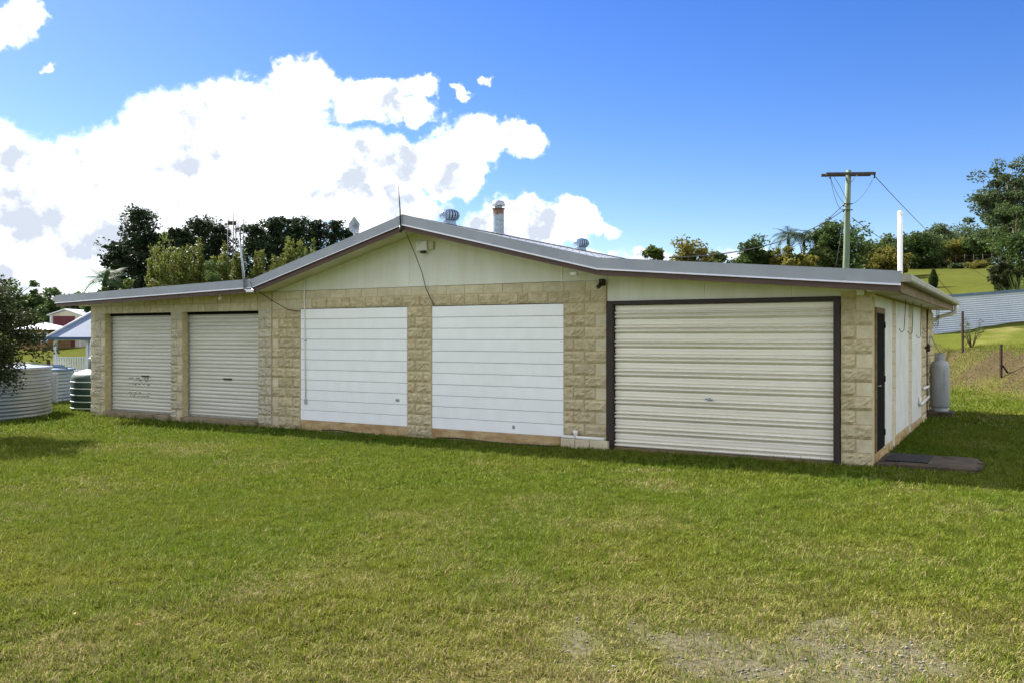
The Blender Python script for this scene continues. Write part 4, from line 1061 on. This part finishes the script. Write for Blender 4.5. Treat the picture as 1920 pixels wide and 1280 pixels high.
for px, top, Y, lab in ((1476, 432, 68, 'palm with full crown beside the dark rounded tree'), (1508, 436, 70, 'palm in the middle of the group of three'), (1527, 430, 71, 'palm nearest the big dark tree behind the power pole')):
    X_ = at(px, Y); palm(lab, X_, Y, zt(top+22, Y)-gz(X_, Y), 1.75, 18, .8, 'leaf_palm', 'palms on the hillside')
T(1886, 300, 56, 160, 'leaf_gum', 'tall open gum tree with see-through crown on the slope', 'gum_tree', leaf_size=.20, clumps=130, per=110, zc=.64, rz=.38, bark='pale_bark', spread=.2)
T(1908, 378, 52, 125, 'leaf_dark', 'dense dark tree under the tall gum', 'broadleaf_tree', leaf_size=.2, zc=.5, rz=.5, clumps=60, flat=0)
T(1965, 330, 58, 120, 'leaf_dark', 'dense dark tree beyond the tall gum', 'broadleaf_tree', leaf_size=.22, zc=.55, rz=.45, clumps=60)
T(1880, 478, 50, 52, 'leaf_olive', 'olive bush at the foot of the tall gum', 'round_bush', leaf_size=.16, zc=.5, rz=.5, flat=0)
yucca('large spiky yucca at the upper corner of the corrugated fence', at(1912, 43), 43, 1.9, 46)
yucca('spiky plant at the foot of the olive bush above the fence', at(1884, 45), 45, 1.2, 34)
yucca('small spiky plant standing alone above the fence top', at(1807, 44.5), 44.5, 1.05, 30)
shrub('flowering_shrub', 'orange and yellow flowering shrub on the hillside lawn', at(1832, 82), 82, zt(489, 82)-gz(at(1832, 82), 82), 1.0, 'leaf_yellow', ls=.22)
shrub('round_shrub', 'grey-green shrub beside the flowering shrub', at(1795, 84), 84, zt(495, 84)-gz(at(1795, 84), 84), .9, 'leaf_gum', ls=.22)
# pencil cypress on the hillside lawn
def cypress():
    Y = 62; X_ = at(1750, Y); zb = gz(X_, Y); H = max(1.2, zt(504, Y)-zb)
    t = thing('cypress_tree', 'slim dark pencil cypress on the hillside lawn', 'tree', (X_, Y, zb-.05))
    s = vr.uniform(0, 1, 2600); w = .36*np.sin(np.pi*np.clip(.08+.9*s, 0, 1))**.7*(1.1-.65*s); a = vr.uniform(0, 6.28, 2600)
    P = np.stack([np.cos(a)*w*vr.uniform(.6, 1, 2600), np.sin(a)*w*vr.uniform(.6, 1, 2600), s*H], 1)
    MB().tube([(0, 0, -.2), (0, 0, H*.8)], [.06, .02], 6).obj('trunk', M['bark'], t)
    link('crown', quads_mesh('crown', leaf_quads(P, .16, up=1), M['leaf_dark']), t)
cypress()
# leafy shrub reaching into the picture over the big tank
def near_shrub():
    X_, Y = -10.3, 16.2; zb = gz(X_, Y)
    t = thing('leafy_shrub', 'big olive-green leafy shrub hanging over the corrugated water tank', 'shrub', (X_, Y, zb-.05))
    n = 120; d = vr.normal(0, 1, (n, 3)); d /= np.linalg.norm(d, axis=1)[:, None]
    C = d*vr.uniform(.4, 1.0, (n, 1))**.6*np.array((1.42, 1.3, 1.25))+np.array((0, 0, 1.95))
    C[:, 2] += .12*vr.normal(0, 1, n)
    C = C[C[:, 2] > .55]
    P = clump_points(C, .32*vr.uniform(.6, 1.5, len(C)), 260)
    mb = MB().tube([(0, 0, -.2), (.1, .05, .5), (0, 0, 1.1)], [.10, .085, .06], 8)
    for c in C: mb.tube([(0, 0, .7), tuple(Vector((0, 0, 1.0)).lerp(Vector(c), .5)+Vector((0, 0, .15))), tuple(c)], [.03, .018, .006], 5)
    mb.obj('stems', M['bark'], t); link('crown', quads_mesh('crown', leaf_quads(P, .062, aspect=.55), M['leaf_olive']), t)
near_shrub()
# sapling by the steel picket in front of the corrugated fence
def sapling():
    Y = 33; X_ = at(1822, Y); zb = gz(X_, Y); t = thing('sapling', 'thin half-bare sapling beside the steel picket before the fence', 'sapling', (X_, Y, zb-.03))
    mb = MB(); tips = []
    for k in range(9):
        a = vr.uniform(0, 6.28); r_ = vr.uniform(.15, .5); h = vr.uniform(.6, 1.25); e = Vector((math.cos(a)*r_, math.sin(a)*r_, h))
        mb.tube([(0, 0, -.05), tuple(e*.5+Vector((0, 0, .1))), tuple(e)], [.018, .012, .004], 5); tips += [e, e*.75+Vector((0, 0, .1)), e*.6]
    mb.obj('stems', M['bark'], t)
    P = clump_points(np.array([tuple(e) for e in tips]), np.full(len(tips), .14), 14); link('crown', quads_mesh('crown', leaf_quads(P, .06), M['leaf_gum']), t)
sapling()
def dry_tufts():
    n = 20000; Y = vr.uniform(16, 44, n); bx = vr.uniform(-.1, 3.2, n); X_ = 13.6+.09*(Y-24)+bx
    k = vr.rand(n) < .35+.8*fbm(X_, Y, 1.3, 61); X_ = X_[k]; Y = Y[k]; n = len(X_); Z_ = ground_z(X_, Y)-.02
    h = vr.uniform(.03, .09, n); a = vr.uniform(0, 6.28, n); w = .012
    P = np.stack([X_, Y, Z_], 1); D = np.stack([np.cos(a)*h*.9-.3*h, np.sin(a)*h*.9, h*.7], 1); W = np.stack([-np.sin(a)*w, np.cos(a)*w, 0*a], 1)
    V = np.stack([P-W, P+W, P+D], 1).reshape(-1, 3)
    c = np.where(vr.rand(n, 1) < .7, np.array((.13, .095, .055)), OLIVE*.5)*vr.uniform(.6, 1.2, (n, 1))
    o = link('bank_grass', np_mesh('bank_grass', V, np.arange(n*3).reshape(n, 3), M['grass_blade'], False, np.repeat(c, 3, 0)))
    tag(o, 'dry straw grass and bare earth on the cut bank', 'grass', kind='stuff')
dry_tufts()

# ------------------------------------------------------------------ structures further off
# corrugated boundary fence on the slope
def metal_fence():
    Y = 40.0; t = thing('metal_fence', 'pale horizontally corrugated steel fence with dark capping on the slope', 'fence', (0, Y, 0))
    xs = np.arange(19.0, 31.0, 2.4)
    for x0 in xs:
        x1 = x0+2.4; tops = [zt(557-(x-20.1)*3.3*.95, Y) for x in (x0, x1)]
        V = []; F = []; n = 18*6
        for k in range(n+1):
            f = k/n; dy = -.012*math.cos(2*math.pi*f*18)
            for x, tp in ((x0, tops[0]), (x1-.004, tops[1])): V.append((x, dy, tp-1.75+1.75*f))
        for k in range(n): F.append((2*k, 2*k+1, 2*k+3, 2*k+2))
        p = MB().add(V, F, True).obj('sheet', M['fence_sheet'], t)
        MB().add([(x0, -.05, tops[0]-.02), (x1, -.05, tops[1]-.02), (x1, -.05, tops[1]+.10), (x0, -.05, tops[0]+.10), (x0, .08, tops[0]-.02), (x1, .08, tops[1]-.02), (x1, .08, tops[1]+.10), (x0, .08, tops[0]+.10)],
                 [(0, 1, 2, 3), (7, 6, 5, 4), (3, 2, 6, 7), (0, 4, 5, 1), (0, 3, 7, 4), (1, 5, 6, 2)]).obj('capping', M['tank_cap'], t)
        MB().box(x0-.03, x0+.03, .03, .09, tops[0]-2.1, tops[0]+.02).obj('post', M['gas_grey'], t)
metal_fence()
def picket(label, X_, Y, h, brace=False):
    z = gz(X_, Y); t = thing('steel_picket', label, 'post', (X_, Y, z))
    mb = MB()
    for k in range(3):
        a = 2*math.pi*k/3; c_, s_ = math.cos(a), math.sin(a)
        vs = [(.004*-s_, .004*c_, -.3), (.045*c_-.004*s_, .045*s_+.004*c_, -.3), (.045*c_+.004*s_, .045*s_-.004*c_, -.3), (.004*s_, -.004*c_, -.3)]
        mb.add(vs+[(x, y, h) for x, y, _ in vs], [(0, 1, 5, 4), (1, 2, 6, 5), (2, 3, 7, 6), (3, 0, 4, 7), (4, 5, 6, 7)])
    mb.obj('stake', M['rust_post'], t)
    if brace: MB().tube([(.0, 0, h*.42), (.32, .05, .02)], .03, 6).tube([(0, 0, h*.3), (.1, 0, h*.36)], .02, 6).obj('brace', M['rust_post'], t)
picket('rusty steel picket by the sapling in front of the fence', at(1805, 32), 32, zt(584, 32)-gz(at(1805, 32), 32))
picket('rusty steel picket with a short brace on the cut bank', at(1877, 26.5), 26.5, zt(645, 26.5)-gz(at(1877, 26.5), 26.5), True)

# timber power pole
def power_pole():
    Y = 44.0; X_ = at(1585, Y); zb = gz(X_, Y); zt_ = zt(320, Y)
    t = thing('power_pole', 'green-tinged timber power pole with double crossarm behind the garage', 'power pole', (X_, Y, zb))
    H = zt_-zb
    MB().tube([(-.03, 0, -.5), (.0, 0, H*.3), (.07, 0, H*.55), (.10, 0, H*.75), (.17, 0, H)], [.17, .165, .155, .145, .13], 12).obj('pole', M['pole_green'], t)
    R_ = Matrix.Rotation(RAD(14), 4, 'Z') @ Matrix.Rotation(RAD(-3.2), 4, 'Y')
    for dy in (-.2, .2):
        mb = MB().box(-1.42, 1.42, dy-.05, dy+.05, -.07, .07, .012); o = mb.obj('crossarm', M['arm_timber'], t); o.matrix_local = Matrix.Translation((.16, 0, H-.2)) @ R_
    o = MB().tube([(-.30, -.26, -.07), (-.02, -.18, -.42)], .018, 6).tube([(.32, -.26, -.07), (.02, -.18, -.42)], .018, 6).obj('stay_brace', M['gas_grey'], t); o.matrix_local = Matrix.Translation((.16, 0, H-.2)) @ R_
    tips = []
    for sx in (-1.2, 1.36):
        p = R_ @ Vector((sx, -.2, -.12)); p = p+Vector((.16, 0, H-.2))
        MB().lathe([(.02, .06), (.045, .04), (.05, 0), (.03, -.04), (.05, -.07), (.03, -.12), (.001, -.13)], 12, tuple(p)).obj('insulator', M['dark_frame'], t); tips.append(p)
    for z in (H*.80, H*.765):
        MB().box(-.12, .30, -.22, -.13, z-.02, z+.02).tube([(-.12, -.18, z), (-.17, -.18, z-.12)], .04, 8).obj('wire_bracket', M['black_plastic'], t)
    def loop(a, b, sag): 
        P = cable(a, b, sag); return MB().tube(P, .011, 5).obj('jumper_wire', M['cable'], t)
    loop(tips[0], (-.05, -.18, H*.80), .25); loop(tips[0], (-.12, -.18, H*.77), .55); loop(tips[0]+Vector((.1, 0, .1)), (0, -.18, H*.82), -.1); loop(tips[1], (.28, -.18, H*.80), .25)
    MB().tube([(-.12, -.16, H*.74), (-.5, -.12, H*.45), (-.85, 0, H*.1)], .012, 5).obj('stay_wire', M['cable'], t)
    base = Vector((X_, Y, zb))
    wg = 'overhead wires of the power pole'
    def wire(a, b, sag, lab):
        P = cable(a, b, sag, n=18); tag(MB().tube(P, .019, 5).obj('overhead_wire', M['cable']), lab, 'wire', wg)
    wire(base+Vector((-.14, -.18, H*.765)), Vector(hl(-6.5, 9.5, 3.96)), .55, 'service wire dropping from the power pole to the garage roof')
    wire(base+Vector((-.12, -.18, H*.80)), (at(1440, 66), 66, zt(487, 66)), .4, 'wire from the power pole down towards the palms')
    wire(base+tips[1], (at(1830, 120), 120, zt(505, 120)), .6, 'wire from the crossarm tip towards the hillside trees')
    wire(base+Vector((.3, -.1, H*.72)), (at(1720, 95), 95, zt(470, 95)), .5, 'lower wire from the power pole behind the white vent pipe')
power_pole()

# lattice tower and grid dish behind the garage
def lattice_tower():
    Y = 60.0; X_ = at(440, Y); zb = gz(X_, Y); H = zt(402, Y)-zb
    t = thing('lattice_tower', 'slim steel lattice tower with a ladder in front of the pines', 'tower', (X_, Y, zb), .2)
    w = .42
    cs = [(-.45, 0), (.05, .3), (-.05, -.35)]
    for (cx, cy) in cs: MB().tube([(cx, cy, -.3), (cx, cy, H)], .035, 6).obj('leg', M['black_plastic'], t)
    z = .3; k = 0
    while z < H-.4:
        for i in range(3):
            a = cs[i]; b = cs[(i+1) % 3]
            if k % 2: a, b = b, a
            MB().tube([(a[0], a[1], z), (b[0], b[1], z+.5)], .014, 4).obj('brace', M['black_plastic'], t)
        z += .5; k += 1
    for cx in (.25, .62): MB().tube([(cx, -.3, -.2), (cx, -.3, H-.35)], .025, 5).obj('ladder_rail', M['black_plastic'], t)
    z = .3
    while z < H-.5: MB().tube([(.25, -.3, z), (.62, -.3, z)], .014, 4).obj('rung', M['black_plastic'], t); z += .33
    MB().box(-.45, .1, -.1, .1, H-.75, H-.5).obj('top_box', M['dark_frame'], t)
    for dz in (.3, .65, 1.9, 2.3): MB().tube([(-.45, 0, H-dz-.4), (-.85, -.1, H-dz-.25+.2*(-1)**int(dz*10))], .012, 4).obj('aerial_arm', M['zinc'], t)
lattice_tower()
def grid_dish():
    Y = 30.0; X_ = at(664, Y); zb = gz(X_, Y); zc_ = zt(424, Y)
    t = thing('dish_antenna', 'pale diamond-shaped dish antenna showing over the roof slope', 'antenna', (X_, Y, zb))
    MB().tube([(0, .1, -.3), (0, .1, zc_-zb)], .035, 8).obj('mast', M['gas_grey'], t)
    V = []; F = []; n = 8
    pts = [(0, .33), (.2, .06), (.17, -.16), (.02, -.3), (-.15, -.17), (-.18, .06)]
    V = [(0, .10, zc_-zb)]+[(x, -.02-.12*abs(x), zc_-zb+z) for x, z in pts]
    V += [(x*1.0, y+.02, z) for x, y, z in V]
    F = [(0, i+1, (i+1) % 6+1) for i in range(6)]+[(7, (i+1) % 6+8, i+8) for i in range(6)]+[(i+1, i+8, (i+1) % 6+8, (i+1) % 6+1) for i in range(6)]
    MB().add(V, F).obj('reflector', M['zinc'], t); MB().tube([(0, .08, zc_-zb), (.05, -.3, zc_-zb+.02)], .012, 6).obj('feed_arm', M['gas_grey'], t)
grid_dish()

# gazebo with hipped roof
def gazebo():
    Y = 46.0; x0 = at(104, Y); px_m = Y/1630; xw = 4.6
    zf = zt(692, Y)-.25; ze = zt(633, Y); t = thing('gazebo', 'white gazebo with blue-grey hipped metal roof and picket balustrade', 'gazebo', (x0, Y, zf))
    he = ze-zf
    MB().box(-.15, xw+.15, -.15, 3.9, -.5, 0).obj('floor', M['gazebo_white'], t)
    ps = [(0, 0), (1.7, 0), (3.4, 0), (xw, 0), (0, 3.7), (1.1, 3.7), (2.6, 3.7), (xw, 3.7), (xw, 1.8)]
    for x, y in ps: MB().box(x-.07, x+.07, y-.07, y+.07, 0, he, .01).box(x-.095, x+.095, y-.095, y+.095, he-.2, he-.14).obj('post', M['gazebo_white'], t)
    MB().box(-.1, xw+.1, -.08, .08, he-.14, he-.02).box(-.1, xw+.1, 3.62, 3.78, he-.14, he-.02).box(-.08, .08, .08, 3.62, he-.139, he-.021).box(xw-.08, xw+.08, .08, 3.62, he-.139, he-.021).obj('beam', M['gazebo_white'], t)
    e = .32; zr = he+1.95; V = [(-e, -e, he), (xw+e, -e, he), (xw+e, 3.7+e, he), (-e, 3.7+e, he), (xw*.45, 1.85, zr), (xw*.55, 1.85, zr)]
    MB().add(V, [(0, 1, 5, 4), (1, 2, 5), (2, 3, 4, 5), (3, 0, 4), (3, 2, 1, 0)]).obj('roof', M['gazebo_roof'], t)
    MB().box(-e-.06, xw+e+.06, -e-.08, -e+.0, he-.10, he+.03).box(-e-.08, -e, -e, 3.7+e, he-.101, he+.029).obj('gutter', M['blue_trim'], t)
    for a, b in ((0, 4), (1, 5)): 
        p, q = Vector(V[a]), Vector(V[b]); MB().tube([p+Vector((0, 0, .03)), q+Vector((0, 0, .03))], .06, 6).obj('hip_cap', M['gazebo_white'], t)
    for a, b in (((0, 0), (1.7, 0)), ((1.7, 0), (3.4, 0)), ((0, 3.7), (xw, 3.7))):
        for z in (.12, .85): MB().box(a[0]+.07, b[0]-.07, a[1]-.035, a[1]+.035, z, z+.07).obj('rail', M['gazebo_white'], t)
        if a[1] == 0:
            n = int((b[0]-a[0])/.13)
            for k in range(1, n): MB().box(a[0]+k*(b[0]-a[0])/n-.035, a[0]+k*(b[0]-a[0])/n+.035, -.016, .016, .19, .85).obj('baluster', M['gazebo_white'], t)
gazebo()
def far_shed(label, px0, px1, Y, top, eave, m_wall, m_door):
    x0, x1 = at(px0, Y), at(px1, Y); w = x1-x0; zb = gz((x0+x1)/2, Y)-.1; t = thing('farm_shed', label, 'shed', (x0, Y, zb))
    he = zt(eave, Y)-zb; hr = zt(top, Y)-zb
    MB().poly([(0, 0), (w, 0), (w, he), (w/2, hr), (0, he)], 0, 7).obj('wall', m_wall, t)
    d = MB().box(w*.10, w*.80, -.05, 0, .1, he-.1).obj('door', m_door, t)
    for k in range(1, 6): MB().box(w*.10, w*.80, -.07, -.05, .1+k*(he-.2)/6-.02, .1+k*(he-.2)/6+.02).obj('door_rib', m_door, d)
    for s in (0, 1):
        xa, xb = (-.2, w/2) if s == 0 else (w/2, w+.2); za, zb_ = (he-.05, hr+.05) if s == 0 else (hr+.05, he-.05)
        MB().poly([(xa, za), (xb, zb_), (xb, zb_+.1), (xa, za+.1)], -.3, 7.3).obj('roof_slope', M['gazebo_white'], t)
    MB().box(0, .18, -.08, -.005, 0, he).box(w-.18, w, -.08, -.005, 0, he).obj('corner_trim', M['gazebo_white'], t)
far_shed('cream shed with a maroon door in front of the dark trees', 94, 152, 88, 582, 591, M['shed_cream'], M['maroon'])
def low_house():
    Y = 80; x0 = at(20, Y); w = at(93, Y)-x0; zb = gz(x0, Y)-.1; t = thing('farm_house', 'low house with pale roof and tan walls behind the leafy shrub', 'house', (x0, Y, zb))
    he = zt(618, Y)-zb; hr = zt(604, Y)-zb
    MB().box(.4, w-.6, .4, 5, 0, he).obj('wall', M['tan_wall'], t)
    MB().add([(0, 0, he), (w, 0, he), (w, 5.4, he), (0, 5.4, he), (1.6, 2.7, hr), (w-1.8, 2.7, hr)], [(0, 1, 5, 4), (1, 2, 5), (2, 3, 4, 5), (3, 0, 4), (3, 2, 1, 0)]).obj('roof', M['gazebo_white'], t)
    for xx in (1.0, 2.3): f = MB().box(xx, xx+.9, .36, .41, .8, he-.3).obj('window', M['gazebo_white'], t); MB().box(xx+.07, xx+.83, .34, .36, .87, he-.37).obj('pane', M['door_dark'], f)
low_house()
# small cream shed and a wire fence on the hillside
def hill_bits():
    Y = 90; x0 = at(1690, Y); w = at(1720, Y)-x0; z = zt(510, Y)
    t = thing('garden_shed', 'small cream shed below the trees past the white vent pipe', 'shed', (x0, Y, min(z, gz(x0, Y))))
    h = zt(499, Y)-t.location.z
    MB().box(0, w, 0, 2, 0, h-.08).obj('wall', M['shed_cream'], t); MB().box(-.1, w+.1, -.1, 2.1, h-.08, h, .01).obj('roof', M['gazebo_roof'], t); MB().box(w*.6, w*.9, -.03, 0, .05, h-.2).obj('door', M['gazebo_white'], t)
    t = thing('wire_fence', 'dark wire fence along the top of the hillside lawn', 'fence', (0, 0, 0))
    prev = None
    for k in range(12):
        Y = 88-.3*k; x = at(1690+17*k, Y); z = gz(x, Y)
        MB().tube([(x, Y, z-.2), (x, Y, z+1.2)], .05, 5).obj('post', M['rust_post'], t)
        if prev:
            for q in (.35, .7, 1.1): MB().tube([(prev[0], prev[1], prev[2]+q), (x, Y, z+q)], .012, 4).obj('wire', M['cable'], t)
        prev = (x, Y, z)
    # road-side rail fence on the far left
    t = thing('paddock_fence', 'dark post and wire fence beside the road past the tanks', 'fence', (0, 0, 0)); prev = None
    for k in range(9):
        Y = 54; x = -36+2.4*k; z = gz(x, Y)
        MB().box(x-.07, x+.07, Y-.07, Y+.07, z-.2, z+1.0).obj('post', M['rust_post'], t)
        if prev:
            for q in (.4, .8): MB().tube([(prev[0], prev[1], prev[2]+q), (x, Y, z+q)], .02, 4).obj('wire', M['cable'], t)
        prev = (x, Y, z)
hill_bits()
# fallen leaves on the lawn
lm = MB().add([(-.02, 0, .003), (0, -.011, .008), (.024, .0, .004), (0, .012, .009)], [(0, 1, 2, 3)]).mesh('fallen_leaf', M['dead_leaf'])
for px, py in ((937, 1170), (259, 1168), (362, 1147), (140, 1147), (1910, 1225)):
    Y = 1630*1.80/(py-630); X_ = at(px, Y)
    tag(link('fallen_leaf', lm, None, (X_, Y, gz(X_, Y)+.03), (vr.uniform(-.3, .3), vr.uniform(-.3, .3), vr.uniform(0, 6))), 'curled brown leaf fallen on the lawn', 'leaf', 'fallen leaves on the lawn')
